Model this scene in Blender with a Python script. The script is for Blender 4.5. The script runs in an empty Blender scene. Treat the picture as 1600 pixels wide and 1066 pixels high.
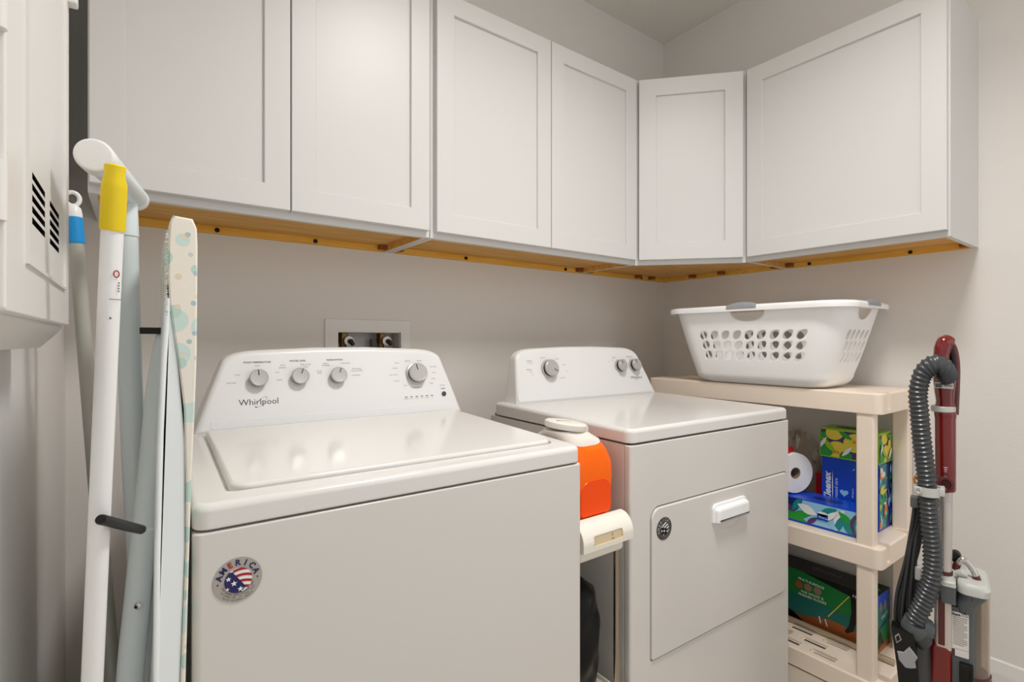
import bpy, bmesh, math, random
from mathutils import Vector, Matrix
R = math.radians
random.seed(7)
S = bpy.context.scene
COL = S.collection

# ---------------------------------------------------------------- camera, world, lights, exposure
cam = bpy.data.cameras.new('camera'); camo = bpy.data.objects.new('camera', cam); COL.objects.link(camo)
cam.sensor_fit = 'HORIZONTAL'; cam.sensor_width = 36; cam.lens = 795 / 1600 * 36
cam.clip_start = 0.02
camo.location = (0, 0, 1.135); camo.rotation_euler = (R(90), 0, R(-36.4))
S.camera = camo

w = bpy.data.worlds.new('world'); S.world = w; w.use_nodes = True
bg = w.node_tree.nodes['Background']; bg.inputs[0].default_value = (.975, .985, 1.0, 1); bg.inputs[1].default_value = 0.69

def area(name, loc, rot, sx, sy, power, col=(1, .99, .98)):
    l = bpy.data.lights.new(name, 'AREA'); l.shape = 'RECTANGLE'; l.size = sx; l.size_y = sy
    l.energy = power; l.color = col
    o = bpy.data.objects.new(name, l); COL.objects.link(o); o.location = loc; o.rotation_euler = rot
    return o
area('ceiling_lamp_light', (.86, .30, 2.58), (0, 0, 0), .36, .36, 15).data.spread = R(135)
area('fill_light', (1.65, -1.4, 1.45), (R(90), 0, R(32)), 1.0, 1.8, 4, (1, .99, .98))  # added fill lamp behind the camera; no doorway is built there

vs = S.view_settings
S.display_settings.display_device = 'sRGB'
vs.view_transform = 'Standard'; vs.look = 'None'; vs.gamma = 1; vs.use_curve_mapping = False
vs.exposure = -0.04

# ---------------------------------------------------------------- materials
def srgb(r, g, b):
    f = lambda c: (c / 255 / 12.92) if c / 255 <= .04045 else ((c / 255 + .055) / 1.055) ** 2.4
    return (f(r), f(g), f(b), 1)

def mat(name, col, rough=.5, metal=0, bump=0, bscale=200, spec=None, coat=0, trans=0, alpha=1, var=0, vscale=6, emit=0, ior=None):
    m = bpy.data.materials.new(name); m.use_nodes = True
    nt = m.node_tree; p = nt.nodes['Principled BSDF']
    c = col if len(col) == 4 else (*col, 1)
    p.inputs['Base Color'].default_value = c
    p.inputs['Roughness'].default_value = rough; p.inputs['Metallic'].default_value = metal
    if spec is not None: p.inputs['Specular IOR Level'].default_value = spec
    if coat: p.inputs['Coat Weight'].default_value = coat; p.inputs['Coat Roughness'].default_value = .08
    if trans: p.inputs['Transmission Weight'].default_value = trans
    if ior: p.inputs['IOR'].default_value = ior
    if alpha < 1: p.inputs['Alpha'].default_value = alpha
    if emit:
        p.inputs['Emission Color'].default_value = c; p.inputs['Emission Strength'].default_value = emit
    tc = nt.nodes.new('ShaderNodeTexCoord')
    if bump:
        n = nt.nodes.new('ShaderNodeTexNoise'); n.inputs['Scale'].default_value = bscale; n.inputs['Detail'].default_value = 3
        b = nt.nodes.new('ShaderNodeBump'); b.inputs['Strength'].default_value = bump; b.inputs['Distance'].default_value = .002
        nt.links.new(tc.outputs['Object'], n.inputs['Vector']); nt.links.new(n.outputs['Fac'], b.inputs['Height'])
        nt.links.new(b.outputs['Normal'], p.inputs['Normal'])
    if var:
        n = nt.nodes.new('ShaderNodeTexNoise'); n.inputs['Scale'].default_value = vscale; n.inputs['Detail'].default_value = 4
        r = nt.nodes.new('ShaderNodeValToRGB')
        r.color_ramp.elements[0].color = tuple(x * (1 - var) for x in c[:3]) + (1,)
        r.color_ramp.elements[1].color = tuple(min(1, x * (1 + var)) for x in c[:3]) + (1,)
        r.color_ramp.elements[0].position = .3; r.color_ramp.elements[1].position = .7
        nt.links.new(tc.outputs['Object'], n.inputs['Vector']); nt.links.new(n.outputs['Fac'], r.inputs[0])
        nt.links.new(r.outputs[0], p.inputs['Base Color'])
    return m

def wood(name, c0, c1, scale=(3, 40, 40)):
    m = mat(name, c0, .55); nt = m.node_tree; p = nt.nodes['Principled BSDF']
    tc = nt.nodes.new('ShaderNodeTexCoord'); mp = nt.nodes.new('ShaderNodeMapping'); mp.inputs['Scale'].default_value = scale
    n = nt.nodes.new('ShaderNodeTexNoise'); n.inputs['Scale'].default_value = 2; n.inputs['Detail'].default_value = 6
    r = nt.nodes.new('ShaderNodeValToRGB'); r.color_ramp.elements[0].color = c0; r.color_ramp.elements[1].color = c1
    r.color_ramp.elements[0].position = .35; r.color_ramp.elements[1].position = .68
    nt.links.new(tc.outputs['Object'], mp.inputs[0]); nt.links.new(mp.outputs[0], n.inputs['Vector'])
    nt.links.new(n.outputs['Fac'], r.inputs[0]); nt.links.new(r.outputs[0], p.inputs['Base Color'])
    return m

def blob_fabric(name):
    m = mat(name, srgb(236, 230, 218), .9, bump=.15, bscale=900); nt = m.node_tree; p = nt.nodes['Principled BSDF']
    tc = nt.nodes.new('ShaderNodeTexCoord')
    prev = None
    base = nt.nodes.new('ShaderNodeRGB'); base.outputs[0].default_value = srgb(238, 232, 220); prev = base.outputs[0]
    for sc, thr, colr, off in ((24, .40, srgb(206, 226, 218), 0), (30, .33, srgb(192, 216, 204), 3.3), (38, .16, srgb(228, 214, 190), 7.1), (46, .15, srgb(176, 196, 204), 11.7)):
        mp = nt.nodes.new('ShaderNodeMapping'); mp.inputs['Location'].default_value = (off, off * .7, off * 1.3)
        v = nt.nodes.new('ShaderNodeTexVoronoi'); v.inputs['Scale'].default_value = sc
        ma = nt.nodes.new('ShaderNodeMath'); ma.operation = 'LESS_THAN'; ma.inputs[1].default_value = thr
        mx = nt.nodes.new('ShaderNodeMixRGB'); mx.inputs[2].default_value = colr
        nt.links.new(tc.outputs['Object'], mp.inputs[0]); nt.links.new(mp.outputs[0], v.inputs['Vector'])
        nt.links.new(v.outputs['Distance'], ma.inputs[0]); nt.links.new(ma.outputs[0], mx.inputs[0])
        nt.links.new(prev, mx.inputs[1]); prev = mx.outputs[0]
    nt.links.new(prev, p.inputs['Base Color'])
    return m

M = dict(
    wall=mat('wall_paint', srgb(231, 226, 220), .75, bump=.22, bscale=130, spec=.25),
    wallw=mat('wall_white', srgb(236, 233, 229), .5, bump=.12, bscale=130),
    ceil=mat('ceiling_paint', srgb(240, 236, 228), .9, bump=.5, bscale=70, spec=.1),
    floor=mat('floor_tile', srgb(190, 178, 162), .4, var=.12, vscale=3),
    trim=mat('trim_white', srgb(232, 229, 224), .35),
    cab=mat('cabinet_white', srgb(217, 215, 212), .38),
    appl=mat('appliance_enamel', srgb(224, 221, 217), .14, spec=.28),
    applb=mat('appliance_body_shaded', srgb(216, 212, 206), .2, spec=.35),  # same enamel as the worktops, darkened for the weaker light on the fronts
    cons=mat('console_white', srgb(232, 231, 229), .32),
    band=mat('console_band', srgb(231, 231, 231), .35),
    black=mat('black_plastic', srgb(13, 13, 13), .35, spec=.35),
    dark=mat('dark_grey', srgb(62, 64, 66), .4),
    ink=mat('ink_grey', srgb(120, 120, 118), .6),
    inkd=mat('ink_dark', srgb(60, 60, 62), .6),
    silver=mat('silver_face', srgb(190, 188, 184), .32, metal=.35),
    chrome=mat('chrome', srgb(205, 203, 200), .18, metal=1),
    steel=mat('steel', srgb(170, 160, 145), .22, metal=1),
    wood=wood('birch_ply', srgb(206, 150, 66), srgb(232, 180, 98)),
    woodr=wood('birch_rail', srgb(232, 172, 60), srgb(244, 192, 86)),
    block=mat('glue_block', srgb(140, 76, 26), .6, var=.2, vscale=80),
    panel=mat('panel_white', srgb(234, 231, 227), .3),
    cream=mat('shelf_plastic', srgb(246, 230, 212), .5, var=.03),
    basket=mat('basket_plastic', srgb(251, 250, 249), .4),
    grip=mat('grip_grey', srgb(152, 152, 154), .55),
    orange=mat('jug_orange', srgb(255, 106, 0), .3, spec=.25),
    oranged=mat('jug_panel', srgb(248, 78, 0), .25, spec=.3),  # redder tone stands in for liquid and reflection in the pressed panel
    jugw=mat('jug_white', srgb(232, 226, 216), .4),
    cart=mat('cart_plastic', srgb(240, 234, 222), .4),
    tan=mat('cart_label', srgb(216, 198, 164), .6),
    yellow=mat('yellow_grip', srgb(238, 208, 12), .5),
    white=mat('white_plastic', srgb(245, 245, 244), .35),
    pale=mat('pale_metal', srgb(226, 235, 236), .35, coat=.2),
    palew=mat('board_metal', srgb(238, 243, 244), .4),
    polegrey=mat('pole_grey', srgb(184, 182, 172), .42, metal=.1),
    blue=mat('blue_grip', srgb(14, 150, 222), .45),
    fabric=blob_fabric('ironing_cover'),
    red=mat('vacuum_red', srgb(112, 17, 12), .2, coat=.4),
    redd=mat('vacuum_dark_red', srgb(84, 16, 14), .3, coat=.3),
    hose=mat('hose_grey', srgb(58, 60, 63), .38, coat=.15),
    vgrey=mat('vacuum_grey', srgb(84, 90, 92), .4),
    vlight=mat('vacuum_light_grey', srgb(196, 196, 190), .4),
    wand=mat('wand_silver', srgb(208, 200, 192), .3, metal=.5),
    clear=mat('clear_cup', srgb(226, 214, 200), .06, trans=.85, ior=1.3),
    film=mat('clear_film', srgb(220, 205, 185), .15, trans=.55, alpha=.75),
    cord=mat('cord_black', srgb(46, 47, 49), .5),
    paper=mat('paper_white', srgb(240, 238, 236), .85, bump=.2, bscale=300),
    core=mat('core_card', srgb(150, 130, 110), .8),
    redp=mat('red_wrap', srgb(196, 22, 28), .35),
    kblue=mat('box_blue', srgb(12, 72, 196), .3),
    navy=mat('box_navy', srgb(14, 38, 116), .35),
    lime=mat('box_lime', srgb(150, 196, 40), .4),
    lemon=mat('art_yellow', srgb(232, 214, 70), .4),
    purple=mat('art_purple', srgb(84, 58, 110), .4),
    leaf=mat('art_green', srgb(40, 158, 60), .4),
    teal=mat('art_teal', srgb(20, 140, 140), .4),
    sky=mat('art_sky', srgb(150, 205, 236), .4),
    wht=mat('art_white', srgb(235, 238, 238), .4),
    orng=mat('art_orange', srgb(226, 130, 40), .4),
    sgreen=mat('box_green', srgb(16, 130, 60), .35),
    sgreen2=mat('box_teal_green', srgb(8, 116, 108), .35),
    floorart=mat('art_floor_brown', srgb(170, 92, 40), .45),
    red2=mat('sticker_red', srgb(170, 24, 34), .4),
    navy2=mat('sticker_navy', srgb(26, 24, 88), .4),
    stick=mat('sticker_silver', srgb(176, 170, 162), .4, metal=.3),
    stickd=mat('sticker_dark', srgb(66, 60, 58), .4),
    label=mat('label_white', srgb(222, 216, 210), .6),
    brass=mat('valve_brass', srgb(112, 88, 48), .35, metal=.8),
    boxin=mat('outlet_plastic', srgb(214, 208, 202), .5),
    bagk=mat('bag_black', srgb(8, 8, 9), .3, spec=.3),
    glow=mat('lamp_diffuser', (1, .96, .9), .5, emit=16.0),
    clay=mat('sealed_rod', srgb(196, 178, 150), .35, metal=.4),
)

# ---------------------------------------------------------------- mesh builder
def rr(x0, x1, y0, y1, r, n=6):
    rs = r if isinstance(r, (tuple, list)) else (r,) * 4     # corners: (x1,y0) (x1,y1) (x0,y1) (x0,y0)
    out = []
    for (cx, cy, a0, q) in ((x1, y0, -90, rs[0]), (x1, y1, 0, rs[1]), (x0, y1, 90, rs[2]), (x0, y0, 180, rs[3])):
        sx = -1 if cx == x1 else 1; sy = 1 if cy == y0 else -1
        for i in range(n + 1):
            a = R(a0 + 90 * i / n)
            out.append((cx + sx * q + q * math.cos(a), cy + sy * q + q * math.sin(a)))
    return out

def ell(cx, cy, a, b, rot=0, n=24):
    c, s = math.cos(R(rot)), math.sin(R(rot))
    return [(cx + a * math.cos(2 * math.pi * i / n) * c - b * math.sin(2 * math.pi * i / n) * s,
             cy + a * math.cos(2 * math.pi * i / n) * s + b * math.sin(2 * math.pi * i / n) * c) for i in range(n)]

def leafp(cx, cy, L, W, rot, n=8):
    pts = []
    for i in range(n + 1): t = i / n; pts.append((L * (t - .5), W * math.sin(math.pi * t) / 2))
    for i in range(1, n): t = 1 - i / n; pts.append((L * (t - .5), -W * math.sin(math.pi * t) / 2))
    c, s = math.cos(R(rot)), math.sin(R(rot))
    return [(cx + x * c - y * s, cy + x * s + y * c) for x, y in pts]

def star(cx, cy, r, rot=90, k=.42):
    return [(cx + (r if i % 2 == 0 else r * k) * math.cos(R(rot + 36 * i)), cy + (r if i % 2 == 0 else r * k) * math.sin(R(rot + 36 * i))) for i in range(10)]

def clip(poly, x0, x1, y0, y1):
    for ax, lim, sg in ((0, x0, 1), (0, x1, -1), (1, y0, 1), (1, y1, -1)):
        out = []
        for i in range(len(poly)):
            a, b = poly[i - 1], poly[i]; da = sg * (a[ax] - lim); db = sg * (b[ax] - lim)
            if (da >= 0) != (db >= 0):
                t = da / (da - db); out.append((a[0] + t * (b[0] - a[0]), a[1] + t * (b[1] - a[1])))
            if db >= 0: out.append(b)
        poly = out
        if len(poly) < 3: return []
    return poly

def circ_clip(poly, cx, cy, rad):
    out = list(poly); n = 28
    for k in range(n):
        a = 2 * math.pi * k / n; nx, ny = math.cos(a), math.sin(a); res = []
        for i in range(len(out)):
            p, q = out[i - 1], out[i]
            dp = rad - ((p[0] - cx) * nx + (p[1] - cy) * ny); dq = rad - ((q[0] - cx) * nx + (q[1] - cy) * ny)
            if (dp >= 0) != (dq >= 0):
                t = dp / (dp - dq); res.append((p[0] + t * (q[0] - p[0]), p[1] + t * (q[1] - p[1])))
            if dq >= 0: res.append(q)
        out = res
        if len(out) < 3: return []
    return out

def frame(o, ex, ey):
    ex = Vector(ex).normalized(); ey = Vector(ey).normalized(); n = ex.cross(ey)
    m = Matrix.Identity(4)
    for i, v in enumerate((ex, ey, n, Vector(o))):
        for j in range(3): m[j][i] = v[j]
    return m

def spline(pts, n=8):
    P = [Vector(p) for p in pts]; out = []
    for i in range(len(P) - 1):
        p0 = P[max(i - 1, 0)]; p1 = P[i]; p2 = P[i + 1]; p3 = P[min(i + 2, len(P) - 1)]
        for k in range(n):
            t = k / n
            out.append(.5 * ((2 * p1) + (p2 - p0) * t + (2 * p0 - 5 * p1 + 4 * p2 - p3) * t * t + (3 * p1 - p0 - 3 * p2 + p3) * t ** 3))
    out.append(P[-1]); return out

class MB:
    def __init__(s, *mats):
        s.bm = bmesh.new(); s.mats = list(mats)
    def mi(s, m):
        if m is None: return 0
        if isinstance(m, int): return m
        mm = M[m] if isinstance(m, str) else m
        if mm not in s.mats: s.mats.append(mm)
        return s.mats.index(mm)
    def _merge(s, t, m, mx=None):
        if mx is not None: bmesh.ops.transform(t, matrix=mx, verts=t.verts)
        k = s.mi(m)
        for f in t.faces: f.material_index = k
        me = bpy.data.meshes.new('tmp'); t.to_mesh(me); t.free(); s.bm.from_mesh(me); bpy.data.meshes.remove(me)
        return s
    def box(s, lo, hi, m=None, bev=0, seg=2, mx=None):
        t = bmesh.new(); bmesh.ops.create_cube(t, size=1)
        for v in t.verts: v.co = Vector([lo[i] + (v.co[i] + .5) * (hi[i] - lo[i]) for i in range(3)])
        if bev: bmesh.ops.bevel(t, geom=list(t.edges), offset=bev, segments=seg, profile=.5, affect='EDGES', clamp_overlap=True)
        return s._merge(t, m, mx)
    def mesh(s, vs, fs, m=None, mx=None):
        t = bmesh.new(); V = [t.verts.new(v) for v in vs]
        for f in fs:
            try: t.faces.new([V[i] for i in f])
            except ValueError: pass
        return s._merge(t, m, mx)
    def loft(s, loops, m=None, cap0=True, cap1=True, closed=True, mx=None):
        n = len(loops[0]); vs = [p for l in loops for p in l]; fs = []
        for i in range(len(loops) - 1):
            for j in range(n if closed else n - 1):
                a = i * n + j; b = i * n + (j + 1) % n
                fs.append((a, b, b + n, a + n))
        if cap0: fs.append(tuple(reversed(range(n))))
        if cap1: fs.append(tuple(range((len(loops) - 1) * n, len(loops) * n)))
        t = bmesh.new(); V = [t.verts.new(v) for v in vs]
        for f in fs: t.faces.new([V[i] for i in f])
        bmesh.ops.recalc_face_normals(t, faces=t.faces)
        return s._merge(t, m, mx)
    def slab(s, poly, z0, z1, m=None, fil=0, fil0=0, seg=4, mx=None):
        """polygon in XY extruded in z; fil rounds the top edge, fil0 the bottom"""
        cx = sum(p[0] for p in poly) / len(poly); cy = sum(p[1] for p in poly) / len(poly)
        def off(d):
            n = len(poly); out = []
            for i in range(n):
                a = Vector(poly[i - 1]); b = Vector(poly[i]); c = Vector(poly[(i + 1) % n])
                e1 = (b - a); e2 = (c - b)
                if e1.length < 1e-9: e1 = e2
                if e2.length < 1e-9: e2 = e1
                e1.normalize(); e2.normalize()
                n1 = Vector((-e1.y, e1.x)); n2 = Vector((-e2.y, e2.x)); nn = n1 + n2
                if nn.length < 1e-6: nn = n1
                nn.normalize(); k = 1 / max(.4, nn.dot(n1))
                out.append((b.x + nn.x * d * k, b.y + nn.y * d * k))
            return out
        L = []
        if fil0:
            for i in range(seg + 1):
                a = math.pi / 2 * i / seg; L.append([(x, y, z0 + fil0 * (1 - math.sin(a))) for x, y in off(fil0 * (1 - math.cos(a + 0)) if False else fil0 * (1 - math.sin(a)) ** 1)]) if False else L.append([(x, y, z0 + fil0 * (1 - math.cos(a))) for x, y in off(fil0 * (1 - math.sin(a)))])
        else: L.append([(x, y, z0) for x, y in poly])
        if fil:
            for i in range(seg + 1):
                a = math.pi / 2 * i / seg; L.append([(x, y, z1 - fil * (1 - math.sin(a))) for x, y in off(fil * (1 - math.cos(a)))])
        else: L.append([(x, y, z1) for x, y in poly])
        return s.loft(L, m, mx=mx)
    def cyl(s, p0, p1, r0, r1=None, n=24, m=None, caps=True):
        r1 = r0 if r1 is None else r1
        return s.tube([p0, p1], [r0, r1], n, m, caps)
    def tube(s, pts, rad, n=12, m=None, caps=True, closed=False, sq=1):
        P = [Vector(p) for p in pts]; k = len(P)
        rad = rad if isinstance(rad, (list, tuple)) else [rad] * k
        loops = []; u = None
        for i in range(k):
            if closed: d = P[(i + 1) % k] - P[i - 1]
            else: d = P[min(i + 1, k - 1)] - P[max(i - 1, 0)]
            if d.length < 1e-9: d = Vector((0, 0, 1))
            d.normalize()
            if u is None:
                u = d.cross(Vector((0, 0, 1)))
                if u.length < .05: u = d.cross(Vector((0, 1, 0)))
            u = (u - d * u.dot(d)).normalized(); v = d.cross(u)
            loops.append([tuple(P[i] + (u * math.cos(2 * math.pi * j / n) + v * sq * math.sin(2 * math.pi * j / n)) * rad[i]) for j in range(n)])
        if closed: loops.append(loops[0])
        return s.loft(loops, m, caps and not closed, caps and not closed)
    def lathe(s, prof, mx=None, n=32, m=None):
        loops = [[(r * math.cos(2 * math.pi * j / n), r * math.sin(2 * math.pi * j / n), z) for j in range(n)] for r, z in prof]
        return s.loft(loops, m, prof[0][0] > 1e-6, prof[-1][0] > 1e-6, mx=mx)
    def decal(s, mx, poly, layer=1, m=None, rect=None):
        if rect: poly = clip(poly, *rect)
        if len(poly) < 3: return s
        t = bmesh.new(); h = .0003 * layer
        f = t.faces.new([t.verts.new((x, y, h)) for x, y in poly])
        f.normal_update()
        if f.normal.z < 0: f.normal_flip()
        return s._merge(t, m, mx)
    def text(s, mx, txt, size, m=None, align='CENTER', layer=1, sx=1, bold=0, rot=0, at=(0, 0), shear=0):
        cu = bpy.data.curves.new('txt', 'FONT'); cu.body = txt; cu.size = size; cu.align_x = align; cu.align_y = 'CENTER'
        cu.shear = shear; cu.offset = bold; cu.resolution_u = 2
        o = bpy.data.objects.new('txt', cu); COL.objects.link(o)
        dg = bpy.context.evaluated_depsgraph_get(); me = bpy.data.meshes.new_from_object(o.evaluated_get(dg))
        bpy.data.objects.remove(o); bpy.data.curves.remove(cu)
        t = bmesh.new(); t.from_mesh(me); bpy.data.meshes.remove(me)
        loc = Matrix.Translation((at[0], at[1], .0003 * layer)) @ Matrix.Rotation(R(rot), 4, 'Z') @ Matrix.Diagonal((sx, 1, 1, 1))
        return s._merge(t, m, mx @ loc)
    def build(s, name, parent=None, ang=38, weld=False, wn=True):
        if weld: bmesh.ops.remove_doubles(s.bm, verts=s.bm.verts, dist=1e-5)
        me = bpy.data.meshes.new(name); s.bm.to_mesh(me); s.bm.free()
        for m in s.mats: me.materials.append(M[m] if isinstance(m, str) else m)
        for p in me.polygons: p.use_smooth = True
        me.set_sharp_from_angle(angle=R(ang))
        o = bpy.data.objects.new(name, me); COL.objects.link(o)
        if parent: o.parent = parent
        if wn:
            md = o.modifiers.new('weighted', 'WEIGHTED_NORMAL'); md.mode = 'FACE_AREA'; md.weight = 80; md.keep_sharp = True
        return o

def cut(o, cutter):
    """carve a shape out of an object's mesh at build time"""
    for m in list(o.modifiers): o.modifiers.remove(m)
    c = cutter.build('cutter', wn=False); c.parent = o.parent; c.location = o.location; c.rotation_euler = o.rotation_euler; md = o.modifiers.new('b', 'BOOLEAN'); md.operation = 'DIFFERENCE'; md.object = c; md.solver = 'EXACT'; md.material_mode = 'TRANSFER'
    bpy.context.view_layer.update()
    dg = bpy.context.evaluated_depsgraph_get(); me = bpy.data.meshes.new_from_object(o.evaluated_get(dg))
    o.modifiers.clear(); old = o.data; nm = old.name; o.data = me; bpy.data.meshes.remove(old); me.name = nm
    bpy.data.objects.remove(c)
    for p in me.polygons: p.use_smooth = True
    me.set_sharp_from_angle(angle=R(38))
    md = o.modifiers.new('weighted', 'WEIGHTED_NORMAL'); md.mode = 'FACE_AREA'; md.weight = 80; md.keep_sharp = True
    return o

def tag(o, label, cat, group=None):
    o['label'] = label; o['category'] = cat
    if group: o['group'] = group
    return o
def thing(name, label, cat, loc=(0, 0, 0), rz=0, group=None):
    o = bpy.data.objects.new(name, None); COL.objects.link(o); o.location = loc; o.rotation_euler = (0, 0, R(rz))
    o.empty_display_size = .05
    return tag(o, label, cat, group)
def struct(o): o['kind'] = 'structure'; return o
def lab(o, l): o['label'] = l; return o

# ================================================================ the room
YW, XW, XL, ZC = 1.645, 2.18, -.140, 2.66
Y0 = -1.5
struct(MB('floor').box((-1.6, Y0, -.08), (XW + .12, YW + .12, 0)).build('floor'))
struct(MB('ceil').box((-1.6, Y0, ZC), (XW + .12, YW + .12, ZC + .08)).build('ceiling'))
wb = struct(MB('wall').box((XL - .1, YW, 0), (XW + .12, YW + .12, ZC)).build('wall_back'))
cut(wb, MB('wall').box((.517, YW - .05, .92), (.737, YW + .075, 1.166)))
struct(MB('wall').box((XW, Y0, 0), (XW + .12, YW, ZC)).build('wall_right'))
struct(MB('wallw').box((XL - .11, .40, 0), (XL, YW, ZC)).build('wall_left'))

def base_profile(name, a, b, nrm):
    prof = [(0, 0), (.016, 0), (.016, .088), (.012, .096), (.0125, .108), (.008, .116), (.006, .13), (.001, .134), (0, .134)]
    a = Vector(a); b = Vector(b); n = Vector(nrm)
    return struct(MB('trim').loft([[tuple(p + n * x + Vector((0, 0, z))) for x, z in prof] for p in (a, b)]).build(name))
base_profile('baseboard_right', (XW, Y0, 0), (XW, YW, 0), (-1, 0, 0))
base_profile('baseboard_back', (XL, YW, 0), (XW - .016, YW, 0), (0, -1, 0))

# ceiling light (out of frame overhead)
t = thing('ceiling_light', 'round flush ceiling light above the appliances', 'ceiling light', (.86, .24, ZC))
MB('trim').lathe([(.0, 0), (.19, 0), (.195, -.012), (.19, -.03), (.0, -.03)], n=40).build('ring', t)
MB('glow').lathe([(.0, -.03), (.175, -.03), (.165, -.045), (.12, -.058), (.0, -.063)], n=40).build('diffuser', t)

# ================================================================ wall cabinets
ZB, ZT = 1.435, 2.165
def shaker(mb, W, H, T=.02, st=.058, rec=.008):
    """door slab in local x(0..W) z(0..H), face at y=0, back at y=T, recessed centre panel"""
    b = .0015
    def ring(x0, x1, z0, z1, y): return [(x0, y, z0), (x1, y, z0), (x1, y, z1), (x0, y, z1)]
    L = [ring(0, W, 0, H, T), ring(0, W, 0, H, b), ring(b, W - b, b, H - b, 0),
         ring(st - b, W - st + b, st - b, H - st + b, 0), ring(st, W - st, st, H - st, b), ring(st, W - st, st, H - st, rec)]
    mb.loft(L, cap0=True, cap1=True)
    return mb

def carcass(mb, W, D, H, left_white=True, right_white=True):
    """local: x 0..W, y 0 (front) .. D (wall), z 0..H, open recess below"""
    th, rec = .014, .022
    mb.box((0, .018, rec), (W, D, H), 'cab')
    mb.box((0, 0, 0), (W, .018, H), 'cab', .001, 1)                # face frame
    mb.box((0, .018, 0), (th, D, rec), 'cab'); mb.box((W - th, .018, 0), (W, D, rec), 'cab')

def cab_under(parent, W, D):
    th, rec = .014, .022
    b = MB('wood').box((th + .0005, .0185, rec - .003), (W - th - .0005, D - .015, rec - .0005))
    b.box((th - .0005, .0185, .0005), (th + .003, D - .015, rec - .003), 'wood'); b.box((W - th - .003, .0185, .0005), (W - th + .0005, D - .015, rec - .003), 'wood')
    lab(b.build('bottom_panel', parent), 'unpainted orange birch plywood bottom')
    lab(MB('woodr').box((th + .0005, D - .0145, .0), (W - th - .0005, D, rec)).build('hanging_rail', parent), 'bright yellow wooden rail along the wall')
    bl = MB('block')
    for x in (th + .003, W - th - .026):
        MB('block').box((x, D - .04, .004), (x + .023, D - .0155, rec - .003)).build('corner_block', parent)

def screw(parent, x, y, z=.009):
    MB('black').lathe([(.0, .004), (.0062, .0035), (.0062, -.001), (.0, -.001)], mx=frame((x, y, z), (1, 0, 0), (0, 0, 1)), n=14).build('screw', parent)

c1 = thing('wall_cabinet', 'white two-door shaker wall cabinet at left above the washing machine', 'cabinet', (-.080, 1.335, ZB))
mb = MB('cab'); carcass(mb, .766, YW - 1.335, ZT - ZB); mb.build('box', c1); cab_under(c1, .766, YW - 1.335)
for x in (.26, .525): screw(c1, x, YW - 1.335 - .0147)
for x0, x1 in ((.003, .3805), (.3835, .757)):
    d = shaker(MB('cab'), x1 - x0, ZT - ZB - .024).build('door', c1); d.location = (x0, -.0205, .017)
c2 = thing('wall_cabinet', 'white two-door shaker wall cabinet above the gap between washer and dryer', 'cabinet', (.688, 1.335, ZB))
mb = MB('cab'); carcass(mb, .900, YW - 1.335, ZT - ZB); mb.build('box', c2); cab_under(c2, .900, YW - 1.335)
for x in (.30, .80): screw(c2, x, YW - 1.335 - .0147)
for x0, x1 in ((.012, .4475), (.4505, .888)):
    d = shaker(MB('cab'), x1 - x0, ZT - ZB - .024).build('door', c2); d.location = (x0, -.0205, .017)
# right wall cabinet: local x along -Y, local y toward +X
c4 = thing('wall_cabinet', 'white single-door shaker wall cabinet on the right wall above the laundry basket', 'cabinet', (1.872, 1.032, ZB), -90)
D4 = XW - 1.872
mb = MB('cab'); carcass(mb, .605, D4, ZT - ZB); mb.build('box', c4); cab_under(c4, .605, D4)
for x in (.10, .43): screw(c4, x, D4 - .0147)
d = shaker(MB('cab'), .589, ZT - ZB - .024, st=.060).build('door', c4); d.location = (.012, -.0205, .017)
# corner cabinet
c3 = thing('wall_cabinet', 'white diagonal corner wall cabinet with one narrow shaker door', 'cabinet', (1.589, 1.335, ZB))
dx, dy = 1.8715 - 1.589, 1.0325 - 1.335
E1, E2 = XW - 1.589, YW - 1.335
pent = [(0, 0), (dx, dy), (E1, dy), (E1, E2), (0, E2)]
rec = .022
mb = MB('cab').slab(pent, rec, ZT - ZB)
L = math.hypot(dx, dy); ux, uy = dx / L, dy / L; nx, ny = -uy, ux         # nx,ny points inward (toward the corner)
if nx * 1 + ny * 1 < 0: nx, ny = -nx, -ny
F = frame((0, 0, 0), (ux, uy, 0), (0, 0, 1))                               # x along the diagonal, y up, z outward
mb.box((0, 0, -.016), (L, rec, 0), mx=F)
mb.build('box', c3)
lab(MB('wood').slab([(.012, .012), (dx + .006, dy + .014), (E1 - .016, dy + .012), (E1 - .016, E2 - .016), (.012, E2 - .016)], rec - .004, rec - .0005).build('bottom_panel', c3), 'unpainted orange birch plywood bottom')
lab(MB('woodr').box((.004, E2 - .0145, 0), (E1 - .0005, E2, rec)).box((E1 - .0145, dy + .004, 0), (E1, E2 - .015, rec)).build('hanging_rail', c3), 'bright yellow wooden rail along both walls')
for x, y in ((.36, E2 - .03), (E1 - .03, .12), (E1 - .03, -.03), (.46, E2 - .03), (.03, E2 - .03), (E1 - .03, dy + .03)):
    MB('block').box((x - .013, y - .012, .004), (x + .013, y + .012, rec - .004)).build('corner_block', c3)
screw(c3, .40, E2 - .0147)
d3 = shaker(MB('cab'), L - .03, ZT - ZB - .024, st=.066).build('door', c3)
d3.location = (ux * .015 + (-nx) * .0205, uy * .015 + (-ny) * .0205, .017); d3.rotation_euler = (0, 0, math.atan2(uy, ux))

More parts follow.
